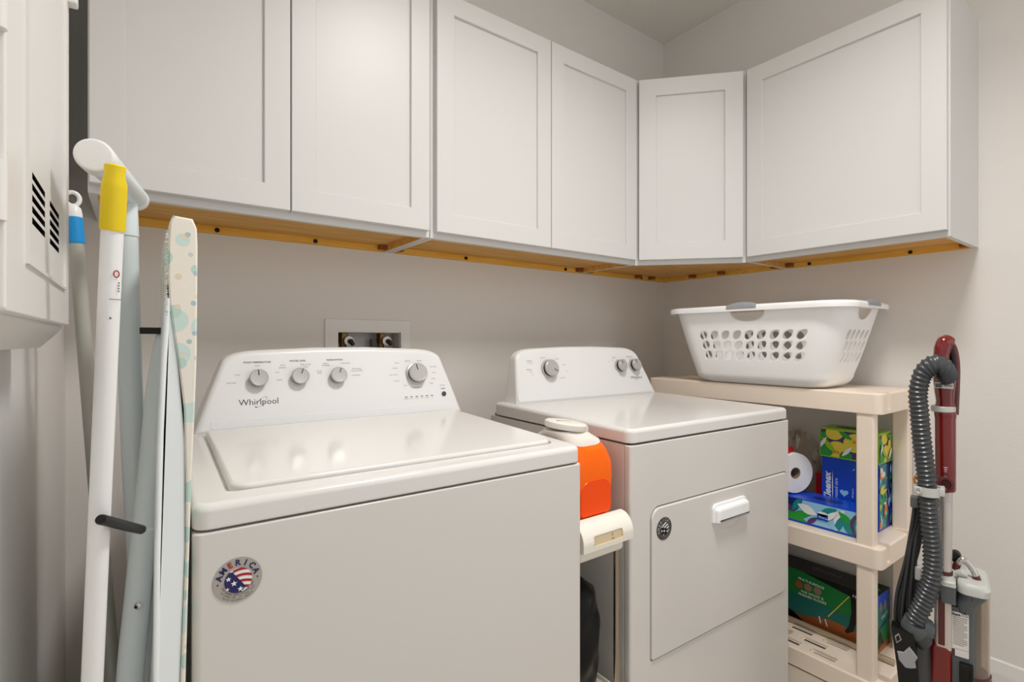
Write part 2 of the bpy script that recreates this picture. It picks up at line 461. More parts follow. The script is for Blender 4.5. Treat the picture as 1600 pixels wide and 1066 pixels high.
# ================================================================ washer outlet box
t = thing('washer_outlet_box', 'white recessed water outlet box in the back wall behind the washing machine', 'outlet box', (.6235, YW, 1.0))
fp = MB('trim').slab(rr(-.1465, .1465, -.09, .2055, .003, 3), 0, .006, fil=.002, mx=frame((0, -.0005, 0), (1, 0, 0), (0, 0, 1))).build('faceplate', t)
cut(fp, MB('trim').box((-.1055, -.03, -.07), (.1095, .03, .164)))
mb = MB('boxin')
x0, x1, z0, z1, dp = -.1055, .1095, -.07, .164, .07
mb.box((x0, dp - .003, z0), (x1, dp, z1)).box((x0 - .0005, .001, z0), (x0 + .002, dp, z1)).box((x1 - .002, .001, z0), (x1 + .0005, dp, z1)).box((x0, .001, z1 - .002), (x1, dp, z1 + .0005)).box((x0, .001, z0 - .0005), (x1, dp, z0 + .002))
mb.build('recess', t)
for xx, nm in ((-.078, 0), (.052, 1)):
    v = MB('brass').cyl((xx, .034, .12), (xx, .034, .162), .012, n=16).cyl((xx, .03, .128), (xx, .03, .16), .016, n=6).cyl((xx, .036, .02), (xx, .036, .12), .013, n=16).build('valve', t)
    k = MB('white').lathe([(.011, 0), (.0155, .002), (.0155, .007), (.011, .009)], mx=frame((xx + .012, .012, .135), (1, 0, 0), (0, 0, 1)), n=20).build('valve_ring', v)
    MB('black').tube([(xx + .012, .012, .135), (xx + .014, -.004, .134), (xx + .019, -.012, .122)], [.0075, .0085, .006], 12).build('valve_handle', v)
for xx, c in ((-.093, 'redd'), (.030, 'dark')):
    MB(c).box((xx - .011, .03, .105), (xx + .011, .05, .142), bev=.002).build('shut_off_tab', t)
for xx, l in ((-.066, 'black water hose hanging from the left valve of the outlet box'), (.064, 'black water hose hanging from the right valve of the outlet box')):
    h = MB('black').tube(spline([(0, 0, 1.10), (.004, -.02, 1.06), (.002, -.035, .96), (0, -.045, .6), (0, -.05, .2)], 8), .009, 10).build('water_hose')
    h.location = (.6235 + xx, YW + .012, 0); tag(h, l, 'hose', 'water hoses behind the washing machine')

# ================================================================ appliances
def knob(parent, F, x, y, r, depth, ang=80, skirt=True, name='knob'):
    mx = F @ Matrix.Translation((x, y, 0))
    b = MB('black')
    if skirt: b.lathe([(r * 1.12, .0003), (r * 1.16, .002), (r * 1.1, .0045), (r * .98, .0055), (r * .98, .006)], mx=mx, m='silver', n=40)
    b.lathe([(r * .93, .004), (r * .95, depth * .55), (r * .97, depth * .62)], mx=mx, m='black', n=40)
    b.lathe([(r * .97, depth * .62), (r, depth * .68), (r, depth * .9), (r * .95, depth * .97), (r * .9, depth), (r * .86, depth - .0006), (0, depth - .0006)], mx=mx, m='silver', n=40)
    o = b.build(name, parent)
    c, s = math.cos(R(ang)), math.sin(R(ang))
    q = mx @ Matrix.Translation((0, 0, depth)) @ Matrix.Rotation(R(ang), 4, 'Z')
    MB('dark').box((r * .28, -.0011, -.0005), (r * .88, .0011, .0004), mx=q).build('pointer', o)
    return o

def console(parent, outline, yb, zb, yt, zt, yback, depth_r=.02):
    """outline in x,z; front plane through (yb,zb),(yt,zt); rounded front edge"""
    k = (yt - yb) / (zt - zb)
    fy = lambda z: yb + (z - zb) * k
    n = len(outline)
    cx = sum(p[0] for p in outline) / n; cz = sum(p[1] for p in outline) / n
    def inset(d):
        out = []
        for i in range(n):
            a = Vector(outline[i - 1]); b = Vector(outline[i]); c = Vector(outline[(i + 1) % n])
            e1 = (b - a).normalized() if (b - a).length > 1e-9 else (c - b).normalized(); e2 = (c - b).normalized() if (c - b).length > 1e-9 else e1
            nn = Vector((-e1.y, e1.x)) + Vector((-e2.y, e2.x)); nn.normalize(); q = nn.dot(Vector((-e1.y, e1.x)))
            out.append(b + nn * d / max(q, .5))
        return out
    L = []
    seg = 5
    for i in range(seg + 1):
        a = math.pi / 2 * i / seg; rr_ = .012
        pts = inset(rr_ * (1 - math.sin(a)))
        L.append([(p.x, fy(p.y) + rr_ * (1 - math.cos(a)), p.y) for p in pts])
    L.append([(p[0], max(fy(p[1]) + .03, yback - .02), p[1]) for p in outline])
    L.append([(p.x, yback, p.y) for p in inset(.012)])
    mb = MB('cons').loft(L)
    return mb, frame((0, yb, zb), (1, 0, 0), (0, yt - yb, zt - zb)), math.hypot(yt - yb, zt - zb) / (zt - zb)

def con_outline(xa, xb, z0, xta, xtb, zsh, zpk, n=8, tl=.05):
    """bottom corners xa..xb at z0, shoulders and gently crowned top"""
    pts = [(xa, z0), (xb, z0)]
    pts += [(xb - (xb - xtb) * .5, z0 + (zsh - z0) * .52)]
    # right shoulder curve
    def bez(p0, p1, p2, n):
        return [((1 - t) ** 2 * p0[0] + 2 * t * (1 - t) * p1[0] + t * t * p2[0], (1 - t) ** 2 * p0[1] + 2 * t * (1 - t) * p1[1] + t * t * p2[1]) for t in [i / n for i in range(n + 1)]]
    w = xtb - xta; mid = (xta + xtb) / 2
    k = (zsh - z0) / (xb - xtb)
    pts += bez((xtb, zsh), (xtb - (zpk - .012 - zsh) / k * 1.0, zpk - .012 + .003), (xtb - tl * 1.6, zpk - .006), 7)
    pts += [(mid + w * .12, zpk - .0005), (mid - w * .12, zpk - .0005)]
    k2 = (zsh - z0) / (xta - xa)
    pts += bez((xta + tl * 1.6, zpk - .006), (xta + (zpk - .012 - zsh) / k2, zpk - .012 + .003), (xta, zsh), 7)
    pts += [(xta - (xta - xa) * .5, z0 + (zsh - z0) * .52)]
    return pts

def worktop(parent, W, D, zb, zf, zr, bow=0):
    P = rr(0, W, 0, D, (.022, .008, .008, .022), 6)
    mb = MB('appl').slab(P, zb, zf, fil=.011, fil0=.003, seg=5)
    for v in mb.bm.verts:
        if v.co.z > zf - .013: v.co.z += (zr - zf) * max(0, min(1, v.co.y / (D * .82)))
    return mb.build('worktop', parent, ang=50)

def america(parent, mx, r, dark=False):
    b = MB('stick' if not dark else 'stickd')
    nav, red, base = ('navy2', 'red2', 'stick') if not dark else ('black', 'black', 'stickd')
    b.lathe([(0, 0), (r, 0), (r, .0004), (0, .0005)], mx=mx, n=48)
    R0 = r * .56; L0 = 3
    b.decal(mx, ell(.02 * r, -.02 * r, R0, R0, n=40), L0, 'wht')
    # waving stripes
    for k in range(4):
        y = r * (.47 - .27 * k)
        up = [(-.2 * r + i * r * .1, y + r * .08 * math.sin(i / 8 * math.pi) - i * .004 * r) for i in range(9)]
        lo = [(x, yy - r * .12) for x, yy in reversed(up)]
        p = circ_clip(lo[::-1][::-1] + up, .02 * r, -.02 * r, R0)
        b.decal(mx, p, L0 + 1, red)
    can = circ_clip([(-.6 * r, .42 * r), (-.22 * r, .40 * r), (.32 * r, -.36 * r), (.1 * r, -.6 * r), (-.6 * r, -.6 * r)], .02 * r, -.02 * r, R0)
    b.decal(mx, can, L0 + 2, nav)
    for (sx, sy, q) in ((-.16, -.12, .14), (-.38, .12, .12), (.1, -.42, .13), (-.42, -.32, .08)):
        b.decal(mx, star(sx * r, sy * r, q * r), L0 + 3, 'wht')
    for i, ch in enumerate('AMERICA'):
        a = 90 + (3 - i) * 24
        b.text(mx, ch, r * .36, ('red2' if ch == 'E' and not dark else ('navy2' if not dark else 'stick')), layer=L0, rot=a - 90, at=(r * .77 * math.cos(R(a)), r * .77 * math.sin(R(a))), bold=r * .012)
    for a in (180, 0):
        b.decal(mx, ell(r * .8 * math.cos(R(a)), -r * .05, r * .035, r * .035, n=10), L0, nav if not dark else 'stick')
    txts = (('DESIGNED ENGINEERED AND', .66, 8), ('ASSEMBLED IN THE USA', .78, 7.6), ('WITH GLOBAL PARTS', .9, 6.4))
    for tx, q, st in txts:
        n = len(tx)
        for i, ch in enumerate(tx):
            if ch == ' ': continue
            a = 270 + (i - (n - 1) / 2) * (st * .78)
            b.text(mx, ch, r * .10, 'inkd' if not dark else 'stick', layer=L0, rot=a + 90, at=(r * q * math.cos(R(a)), r * q * math.sin(R(a))))
    return lab(b.build('sticker', parent), 'round silver AMERICA flag sticker' if not dark else 'round dark AMERICA flag sticker')

def logo(b, F, x, y, size, m='inkd'):
    b.text(F, 'Whirlpool', size, m, at=(x, y), sx=1.0)
    # tilted ring sweeping through the lettering
    mx = F @ Matrix.Translation((x + size * .20, y - size * .02, 0))
    a, c = size * .86, size * .30; rot = 42; n = 40
    out = ell(0, 0, a, c, rot, n)
    for i in range(n):
        j = (i + 1) % n; th = 2 * math.pi * i / n
        if 1.9 < th < 2.9: continue
        k0, k1 = [1 - .05 - .17 * max(0, math.sin(2 * math.pi * q / n - .9)) ** 2 for q in (i, i + 1)]
        b.decal(mx, [out[i], out[j], (out[j][0] * k1, out[j][1] * k1), (out[i][0] * k0, out[i][1] * k0)], 2, m)

# ---- washer
wa = thing('washing_machine', 'white top-loading washing machine beside the ironing board, with four knobs', 'washing machine', (.0588, .7938, 0), -1.3)
MB('applb').slab(rr(0, .70, .0, .64, .012, 5), .02, .8765, fil=.003, fil0=.003).build('cabinet', wa)
for x, y in ((.05, .05), (.65, .05), (.05, .59), (.65, .59)):
    MB('dark').cyl((x, y, 0), (x, y, .022), .02, n=16).build('foot', wa)
MB('dark').box((.012, .012, .87), (.688, .63, .882)).build('gap_shade', wa)  # dark filler painting the shade in the gap below the worktop
wt = worktop(wa, .70, .64, .8795, .914, .9335)
# lid lying in a shallow recess
def zt(y): return .914 + .0195 * min(1, y / (.64 * .82))
rc = MB('appl').slab(rr(.0355, .668, .045, .502, (.03, .012, .012, .03), 6), -.0065, .03, fil0=0)
for v in rc.bm.verts: v.co.z += zt(v.co.y)
cut(wt, rc)
P = rr(.0500, .664, .049, .498, (.03, .012, .012, .03), 6)
lid = MB('appl').slab(P, -.0062, .0075, fil=.007, seg=5)
lid.bm.faces.ensure_lookup_table()
for v in lid.bm.verts: v.co.z += zt(v.co.y)
lid.build('lid', wa, ang=55)
out = con_outline(.028, .700, .926, .086, .655, 1.083, 1.1185)
co, F, kk = console(wa, out, .510, .926, .568, 1.110, .636)
zz = lambda z: (z - .926) * kk
b = co
logo(b, F, .1615, zz(.991), .0205)
for tx, x, z, s in (('WASH TEMPERATURE', .1615, 1.0835, .0062), ('WATER LEVEL', .2535, 1.085, .0062), ('RINSE OPTION', .345, 1.0855, .0062)):
    b.text(F, tx, s, 'ink', at=(x, zz(z)), bold=.0002)
for tx, x, z in (('HOT', .205, 1.058), ('WARM', .208, 1.040), ('COOL', .161, 1.0755), ('COLD', .118, 1.055), ('TAP COLD', .105, 1.037),
                 ('AUTO', .218, 1.075), ('SENSING', .217, 1.069), ('DEEP WATER', .272, 1.0755), ('WASH', .272, 1.070),
                 ('EXTRA', .304, 1.058), ('RINSE', .304, 1.053), ('FABRIC', .321, 1.0765), ('SOFTENER', .321, 1.0715), ('EXTRA RINSE', .372, 1.0765),
                 ('EXTRA RINSE', .400, 1.061), ('WITH SOFTENER', .4, 1.0555), ('STANDARD', .397, 1.044),
                 ('NORMAL', .547, 1.078), ('CASUAL', .583, 1.078), ('BULKY', .515, 1.073), ('TOWELS', .507, 1.059), ('HEAVY DUTY', .502, 1.041), ('COLORS', .507, 1.024),
                 ('DELICATES', .625, 1.060), ('QUICK', .625, 1.043), ('DRAIN', .62, 1.026), ('RINSE', .612, 1.013), ('SPIN', .532, 1.0105), ('CLEAN WASHER', .565, 1.0035), ('NO SPIN', .645, 1.006)):
    b.text(F, tx, .0042, 'ink', at=(x, zz(z)))
for i in range(6):
    x = .530 + i * .0157
    b.decal(F, [(x - .0038, zz(.9795) - .0009), (x + .0038, zz(.9795) - .0009), (x + .0038, zz(.9795) + .0009), (x - .0038, zz(.9795) + .0009)], 1, 'black')
for i, tx in enumerate(('SENSING', 'WASH', 'RINSE', 'SPIN', 'DONE', 'LID')):
    b.text(F, tx, .0034, 'ink', at=(.530 + i * .0157, zz(.9745)))
b.text(F, 'START', .0048, 'ink', at=(.6465, zz(.9965)), bold=.0002)
b.decal(F, [(.500, zz(1.058)), (.5008, zz(1.058)), (.5008, zz(1.041)), (.5, zz(1.041))], 1, 'ink') if False else None
b.build('console', wa, ang=30)
lab(MB('band').slab(rr(.062, .664, .0, .020, .004, 3), 0, .0008, fil=.0006, mx=F @ Matrix.Translation((0, zz(.9365), 0))).build('lower_trim', wa), 'pale grey strip along the foot of the console')
for x, z, ang in ((.1615, 1.0435, 92), (.2545, 1.0445, 68), (.348, 1.0435, 70)):
    knob(wa, F, x, zz(z), .0205, .019, ang, skirt=False)
knob(wa, F, .568, zz(1.0415), .027, .021, 102)
MB('dark').lathe([(.0068, 0), (.0068, .0025), (.0055, .0035), (0, .0036)], mx=F @ Matrix.Translation((.6465, zz(.982), 0)), n=24).build('start_button', wa)
america(wa, frame((.0537, -.0006, .8047), (1, 0, 0), (0, 0, 1)), .0305)

# ---- dryer
dr = thing('tumble_dryer', 'white front-loading tumble dryer between the laundry cart and the shelf unit', 'tumble dryer', (.9576, .8179, 0), -2.1)
DW = .737
MB('applb').slab(rr(.001, DW - .001, .022, .64, .004, 3), .02, .881, fil=.002, fil0=.002).build('cabinet', dr)
fpn = MB('applb').slab(rr(0, DW, 0, .020, (.008, .002, .002, .008), 5), .02, .8805, fil=.003, fil0=.003).build('front_panel', dr)
dpoly = rr(.0735, .7175, .338, .716, (.032, .014, .030, .007), 6)
gpoly = rr(.0700, .7210, .3345, .7195, (.035, .017, .033, .010), 6)
FF = frame((0, 0, 0), (1, 0, 0), (0, 0, 1))
cut(fpn, MB('applb').slab(gpoly, -.012, .02, mx=FF))
for x, y in ((.05, .05), (.69, .05), (.05, .59), (.69, .59)):
    MB('dark').cyl((x, y, 0), (x, y, .022), .02, n=16).build('foot', dr)
MB('dark').box((.014, .014, .872), (DW - .014, .63, .888)).build('gap_shade', dr)  # dark filler for the shaded gap between body and worktop
do = MB('applb').slab(dpoly, -.011, .0045, fil=.004, seg=4, mx=FF).build('door', dr)
h = MB('white')
hp = rr(.318, .481, .632, .684, (.004, .016, .016, .004), 5)
h.slab(hp, .004, .0105, fil=.003, mx=FF)
h.slab(rr(.323, .476, .633, .676, (.003, .012, .012, .003), 5), .0105, .024, fil=.010, seg=6, mx=FF)
lab(h.build('handle', do), 'bright white moulded pull handle')
sc = MB('applb')
loops = []
for i in range(6):
    q = i / 5
    loops.append([(.40 + (.058 - .012 * q) * math.cos(math.pi + math.pi * j / 16), .632 + (.030 - .010 * q) * math.sin(math.pi + math.pi * j / 16), .0045 + .002 * math.sin(q * math.pi / 2)) for j in range(17)])
sc.loft([[tuple(FF @ Vector(p)) for p in l] for l in loops], cap0=False, cap1=True)
sc.build('finger_scoop', do)
america(dr, frame((.1175, -.0052, .660), (.8, 0, .6), (-.6, 0, .8)), .0285, dark=True)
dt = worktop(dr, DW, .607, .8855, .920, .928)
MB('appl').slab(rr(.06, DW - .05, .05, .47, .02, 5), .9205, .9235, fil=.002).build('top_recess', dr) if False else None
outd = con_outline(.030, .715, .923, .050, .655, 1.070, 1.1145)
cod, Fd, kd = console(dr, outd, .517, .923, .566, 1.106, .612)
zd = lambda z: (z - .923) * kd
b = cod; logo(b, Fd, .616, zd(.991), .0155)
for tx, x, z, s in (('NORMAL', .105, 1.066, .0058), ('HEAVY DUTY', .108, 1.059, .0042), ('TIMED DRY', .098, 1.037, .0046), ('70 MIN', .104, 1.030, .0042), ('60', .108, 1.024, .0042), ('50', .111, 1.018, .0042),
                    ('CASUAL', .228, 1.071, .0052), ('DELICATES', .165, 1.076, .0042), ('LESS DRY', .258, 1.050, .0042), ('OFF', .262, 1.026, .0046), ('COOL DOWN', .24, 1.004, .0046), ('40', .168, 1.008, .004), ('20', .196, 1.004, .004),
                    ('SIGNAL', .512, 1.071, .0056), ('TEMPERATURE', .598, 1.072, .0056), ('ON', .503, 1.061, .0042), ('OFF', .48, 1.055, .0042), ('HIGH', .57, 1.062, .0042), ('LOW', .60, 1.064, .0042)):
    b.text(Fd, tx, s, 'ink', at=(x, zd(z)))
b.build('console', dr, ang=30)
lab(MB('band').slab(rr(.036, .690, .0, .020, .004, 3), 0, .0008, fil=.0006, mx=Fd @ Matrix.Translation((0, zd(.933), 0))).build('lower_trim', dr), 'pale grey strip along the foot of the console')
knob(dr, Fd, .184, zd(1.037), .029, .024, -32)
knob(dr, Fd, .534, zd(1.037), .0225, .025, 110, skirt=True); knob(dr, Fd, .612, zd(1.038), .0225, .025, 110, skirt=True)

# ================================================================ left: access panel on the wall
pa = thing('access_panel', 'white louvred metal access panel mounted on the left wall', 'access panel', (XL + .014, .50, 1.13))
# local x = out from wall, y along wall, z up
mb = MB('panel')
mb.loft([[(-.0135, y0, z0), (-.0135, y1, z0), (-.0135, y1, z1), (-.0135, y0, z1)] if k == 0 else [(d, y0 + i, z0 + i), (d, y1 - i, z0 + i), (d, y1 - i, z1 - i), (d, y0 + i, z1 - i)]
         for k, d, i in ((0, 0, 0), (1, .018, .0), (2, .036, .018), (3, .043, .026)) for y0, y1, z0, z1 in ((-.06, .455, -.004, .90),)])
mb.build('frame', pa)
pdr = MB('panel').slab(rr(.006, .422, .026, .872, .004, 3), 0, .0075, fil=.002, mx=frame((.0435, 0, 0), (0, 1, 0), (0, 0, 1)))
pd_ = pdr.build('door', pa)
Fp = frame((.051, 0, 0), (0, 1, 0), (0, 0, 1))
sl = MB('black')  # slot walls come out black, painted shade of the hollow vent
for y0, y1 in ((.118, .196), (.232, .310)):
    for k in range(5):
        z = .1095 + k * .0100
        sl.box((y0, z, -.006), (y1, z + .0062, .01), mx=Fp)
cut(pd_, sl)
lv = MB('black')  # black sheet painting the dark hollow behind the slots
for y0, y1 in ((.118, .196), (.232, .310)): lv.box((y0 - .004, .106, -.0068), (y1 + .004, .160, -.0058), mx=Fp)
lv.build('vent_shade', pd_)
pl = MB('panel')
for lo, hi in (((.084, .070, 0), (.366, .073, .0025)), ((.084, .073, 0), (.087, .80, .0025)), ((.363, .073, 0), (.366, .80, .0025))): pl.box(lo, hi, mx=Fp)
pl.build('pressed_rib', pd_)
for z in (.225, .44, .09, .70):
    MB('panel').cyl((.047, .002, z), (.047, .002, z + .042), .0055, n=12).build('hinge', pa)
MB('panel').slab(rr(.405, .424, .462, .50, .003, 2), 0, .010, fil=.003, mx=Fp).build('latch', pa)

# ---- poles leaning in the left corner
def lean(o, label, cat): return tag(o, label, cat)
pt = thing('telescopic_pole', 'grey pole with bright blue grip and hanging loop leaning in the left corner', 'pole', (0, 0, 0))
tp = Vector((-.0836, 1.1425, 1.3024)); dirp = (Vector((-0.0334, 1.1055, 0.5517)) - tp).normalized()
at = lambda z: tp + dirp * ((z - tp.z) / dirp.z)
MB('polegrey').cyl(at(.006), at(1.303), .0125, .0105, n=20).build('tube', pt)
MB('black').cyl(at(0), at(.03), .014, n=16).build('foot_cap', pt)
lab(MB('blue').tube([at(1.301), at(1.305), at(1.343), at(1.347)], [.0112, .0122, .0122, .0112], 20).build('grip', pt), 'bright blue grip band')
cp = MB('white').tube([at(1.346), at(1.352), at(1.362), at(1.367)], [.0115, .0118, .0105, .006], 20)
c0 = at(1.378)
cp.tube([c0 + Vector((.0095 * math.cos(a), 0, .0115 * math.sin(a))) for a in [2 * math.pi * i / 24 for i in range(24)]], .0034, 10, closed=True)
cp.box((c0.x - .017, c0.y - .008, 1.318), (c0.x - .010, c0.y + .002, 1.332), bev=.002)
lab(cp.build('hanging_loop', pt), 'white end cap with hanging loop')

mp = thing('mop', 'white mop pole with a yellow end grip leaning in front of the ironing board legs', 'mop', (0, 0, 0))
ta, tb = Vector((-0.0185, 0.6846, 1.3218)), Vector((-.0424, .7767, .7327)); dm = (tb - ta).normalized()
am = lambda z: ta + dm * ((z - ta.z) / dm.z)
MB('white').cyl(am(.004), am(1.28), .0112, .0100, n=24).build('tube', mp)
MB('black').cyl(am(0), am(.02), .0135, n=16).build('foot_cap', mp)
lab(MB('yellow').tube([am(1.2535), am(1.256), am(1.297), am(1.304), am(1.310), am(1.3205), am(1.322)], [.0112, .0116, .0114, .0110, .0092, .0094, .0082], 24).build('grip', mp), 'yellow plastic end grip')
mk = MB('red2'); Fm = frame(am(1.207) + Vector((.0054, -.0094, 0)), (math.cos(R(-30)) * 1, math.sin(R(30)), 0), -dm)
oo = ell(0, 0, .0032, .0042, n=14); ii = ell(0, 0, .0020, .0030, n=14)
for i in range(14): mk.decal(Fm, [oo[i], oo[(i + 1) % 14], ii[(i + 1) % 14], ii[i]], 1, 'red2')
mk.decal(Fm, [(-.006, -.0270), (.006, -.0270), (.006, -.0278), (-.006, -.0278)], 1, 'ink')
for i in range(4): mk.decal(Fm, [(.002, -.0085 - .003 * i), (.0035, -.0085 - .003 * i), (.0035, -.0103 - .003 * i), (.002, -.0103 - .003 * i)], 1, 'ink')
mk.decal(Fm, ell(-.004, -.048, .0012, .0014, n=10), 1, 'ink')
mk.build('printed_mark', mp)

# ---- folded ironing board
ib = thing('ironing_board', 'folded ironing board with blob-patterned cover standing upright left of the washer', 'ironing board', (0, 0, 0))
YA, YB = .785, 1.035
def strip(pts_l, pts_r, y0, y1, m, bev=.003):
    """pts (x,z) left edge from bottom to top, right edge bottom to top; extruded in Y with softened long edges"""
    loops = []
    for y, i in ((y0, bev), (y0 + bev, 0), (y1 - bev, 0), (y1, bev)):
        loops.append([(x + i, y, z - (i if k == len(pts_l) - 1 else 0)) for k, (x, z) in enumerate(pts_l)] + [(x - i, y, z - (i if k == 0 else 0)) for k, (x, z) in enumerate(reversed(pts_r))])
    return MB(m).loft(loops)
cl = [(.0345, 0), (.0455, .69), (.0512, .8625), (.0512, .96), (.0495, 1.046), (.0427, 1.1127), (.0335, 1.185), (.0320, 1.2194), (.0325, 1.26), (.0342, 1.289), (.0375, 1.2968)]
cr = [(.0355, 0), (.051, .69), (.0552, .8614), (.0578, .96), (.061, 1.0367), (.0634, 1.1123), (.0640, 1.19), (.0642, 1.2194), (.0644, 1.26), (.0636, 1.283), (.0590, 1.2950)]
lab(strip(cl, cr, YA, YB, 'fabric', .002).build('cover', ib), 'cream cotton cover with mint and green blobs')
bl = [(-.012, 0), (.019, .7038), (.021, .87), (.0236, .9993), (.0276, 1.113), (.032, 1.1866), (.0335, 1.225)]
br = [(.033, 0), (.0450, .69), (.0508, .8625), (.0508, .9993), (.0428, 1.110), (.0345, 1.185), (.034, 1.225)]
strip(bl, br, YA + .003, YB - .003, 'palew', .002).build('deck', ib)
MB('palew').tube([(-.011, YA + .004, .02), (.0195, YA + .004, .70), (.0212, YA + .004, .87), (.0238, YA + .004, 1.0), (.0280, YA + .004, 1.113), (.0326, YA + .004, 1.19)], .0035, 10).build('deck_rim', ib)
fr = MB('fabric'); rnd = random.Random(3)
for i in range(40):
    z = 1.165 + rnd.random() * .11; x = .0325
    fr.tube([(x, YA + .001, z), (x - .0015 - rnd.random() * .002, YA - .001, z + rnd.uniform(-.002, .002)), (x - .002 - rnd.random() * .003, YA - .001, z - .001 + rnd.uniform(-.003, .003))], .0003, 4)
lab(fr.build('frayed_edge', ib), 'frayed white threads along the cover edge')
A = [(-.0137, 1.004, 1.318), (-.0137, 1.004, 1.3041), (-.0106, 1.0141, 1.1686), (-.0049, 1.0224, .9627), (.0018, 1.0299, .804), (.0130, 1.0323, .5718), (.02, 1.035, .30), (.012, 1.03, .05)]
MB('pale').tube(spline(A, 5), .0158, 20).build('leg', ib)
Bp = [(.0300, .9688, 1.150), (.0290, .9685, 1.10), (.0215, .9661, .979), (.0105, .955, .86), (.0009, .9436, .7459), (-.0082, .9316, .6355), (-.022, .915, .35), (-.028, .905, .06)]
sp = spline(Bp, 6); MB('pale').tube(sp, [.0045 + .0125 * min(1, i / 9) for i in range(len(sp))], 20).build('leg', ib)
ft = MB('pale').cyl((-.0340, .750, 1.3425), (-.0010, 1.055, 1.3730), .0172, n=24)
ft.tube([(-.0137, 1.004, 1.30), (-.0137, 1.003, 1.352)], [.0168, .0150], 20)
ft.build('foot_bar', ib)
v0, v1 = Vector((-.0385, .7241, 1.340)), Vector((-.0005, 1.0720, 1.3745)); dv = (v1 - v0).normalized()
for q, dd in ((v0, dv), (v1, -dv)):
    lab(MB('white').tube([q, q + dd * .001, q + dd * .006, q + dd * .034, q + dd * .035], [.0150, .0170, .0186, .0186, .0176], 28).build('foot_cap', ib), 'white plastic cap on the foot bar')
lw = MB('black').tube([(-.0330, .7110, .9420), (-.0314, .7127, .9402), (.0045, .7900, .8982), (.0053, .7913, .8975)], [.0045, .0056, .0056, .0050], 16).build('lever_grip', ib)
MB('palew').tube([(.0040, .789, .8985), (.015, .815, .889), (.0300, .845, .881)], .0016, 8).build('lever_wire', ib)
MB('black').box((-.022, -.006, -.005), (.024, .006, .005), bev=.001, mx=Matrix.Translation((.0252, .9630, 1.1508))).build('latch_bar', ib)
rv = MB('chrome').lathe([(0, .003), (.003, .0025), (.0055, .0005), (.006, 0)], mx=frame((.0005, .9265, .7460), (.807, -.59, 0), (0, 0, 1)), n=18)
rv.lathe([(0, .0036), (.0022, .0035), (.0026, .002)], mx=frame((.0005, .9265, .7460), (.807, -.59, 0), (0, 0, 1)), n=12, m='black')
lab(rv.build('rivet', ib), 'dark-centred metal rivet')

# ================================================================ cart, jug, bag in the gap
ct = thing('slim_cart', 'slim cream rolling cart standing between washer and dryer', 'cart', (.848, .785, 0))
X0, X1, YD = -.080, .0835, .50
def tray(z, name, label=False):
    # side profile (y,z) of the fascia: rounded top nose falling to the front
    n = 8
    prof = [(.030, z - .048)] + [(.001, z - .046), (0, z - .030)] + [(.036 - .036 * math.cos(math.pi / 2 * (i / n)), z - .030 + .042 * math.sin(math.pi / 2 * (i / n))) for i in range(1, n + 1)] + [(.040, z + .012), (.040, z - .048)]
    mb = MB('cart')
    mb.loft([[(x + (.002 if s in (0, 3) else 0) * (1 if x < 0 else -1), (y), zz_) for y, zz_ in prof] for s, x in ((0, X0), (1, X0 + .003), (2, X1 - .003), (3, X1))])
    mb.slab(rr(X0 + .006, X1 - .006, .022, YD, .012, 4), z - .078, z - .004, fil=.003, fil0=.010)
    for xx in (X0 + .004, X1 - .008): mb.box((xx, .05, z - .04), (xx + .004, YD, z + .006), bev=.001)
    return mb.build(name, ct)
tr = tray(.722, 'tray')
cut(tr, MB('tan').slab(rr(-.046, .046, .686, .708, .004, 4), -.004, .02, mx=frame((0, 0, 0), (1, 0, 0), (0, 0, 1))))
lb = MB('tan').slab(rr(-.049, .049, .684, .710, .003, 3), -.008, -.0035, mx=frame((0, .0, 0), (1, 0, 0), (0, 0, 1)))
lf = frame((0, .0030, 0), (1, 0, 0), (0, 0, 1))
lb.decal(lf, leafp(.014, .7005, .009, .0016, 78), 1, 'inkd'); lb.text(lf, 'slim', .006, 'inkd', at=(.016, .6905)); lb.text(lf, 'b', .005, 'inkd', at=(-.042, .688))
lab(lb.build('label_window', tr), 'small tan label window in the tray front')
tray(.300, 'tray')
for xx in (-.066, .063):
    for yy in (.035, YD - .03): lab(MB('steel').cyl((xx, yy, .07), (xx, yy, .650), .0075, n=16).build('post', ct), 'chrome post')
for xx in (-.055, .055):
    for yy in (.04, YD - .04): MB('dark').cyl((xx - .008, yy, .020), (xx + .008, yy, .020), .020, n=20).build('caster', ct)
MB('cart').slab(rr(X0 + .006, X1 - .006, .01, YD, .012, 4), .038, .075, fil=.004).build('base', ct)

jg = thing('detergent_jug', 'bright orange laundry detergent jug with a grey-white cap on the slim cart', 'jug', (.852, .905, .7195))
def sec(z, x0, x1, y0, y1, r): return [(x, y, z) for x, y in rr(x0, x1, y0, y1, r, 6)]
jb = MB('orange').loft([sec(0, -.060, .056, -.066, .10, .028), sec(.004, -.066, .062, -.072, .106, .032), sec(.05, -.070, .069, -.076, .11, .034), sec(.095, -.071, .073, -.077, .112, .034), sec(.130, -.071, .071, -.076, .108, .034), sec(.160, -.070, .060, -.070, .098, .036), sec(.176, -.068, .050, -.062, .09, .038)])
jo = jb.build('body', jg, ang=60)
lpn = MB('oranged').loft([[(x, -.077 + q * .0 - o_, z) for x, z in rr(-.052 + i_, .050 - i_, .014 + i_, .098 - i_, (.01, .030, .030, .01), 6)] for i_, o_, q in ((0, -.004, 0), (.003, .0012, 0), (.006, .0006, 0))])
lab(lpn.build('pressed_panel', jg), 'pressed panel of the jug, reddened for liquid and reflection')
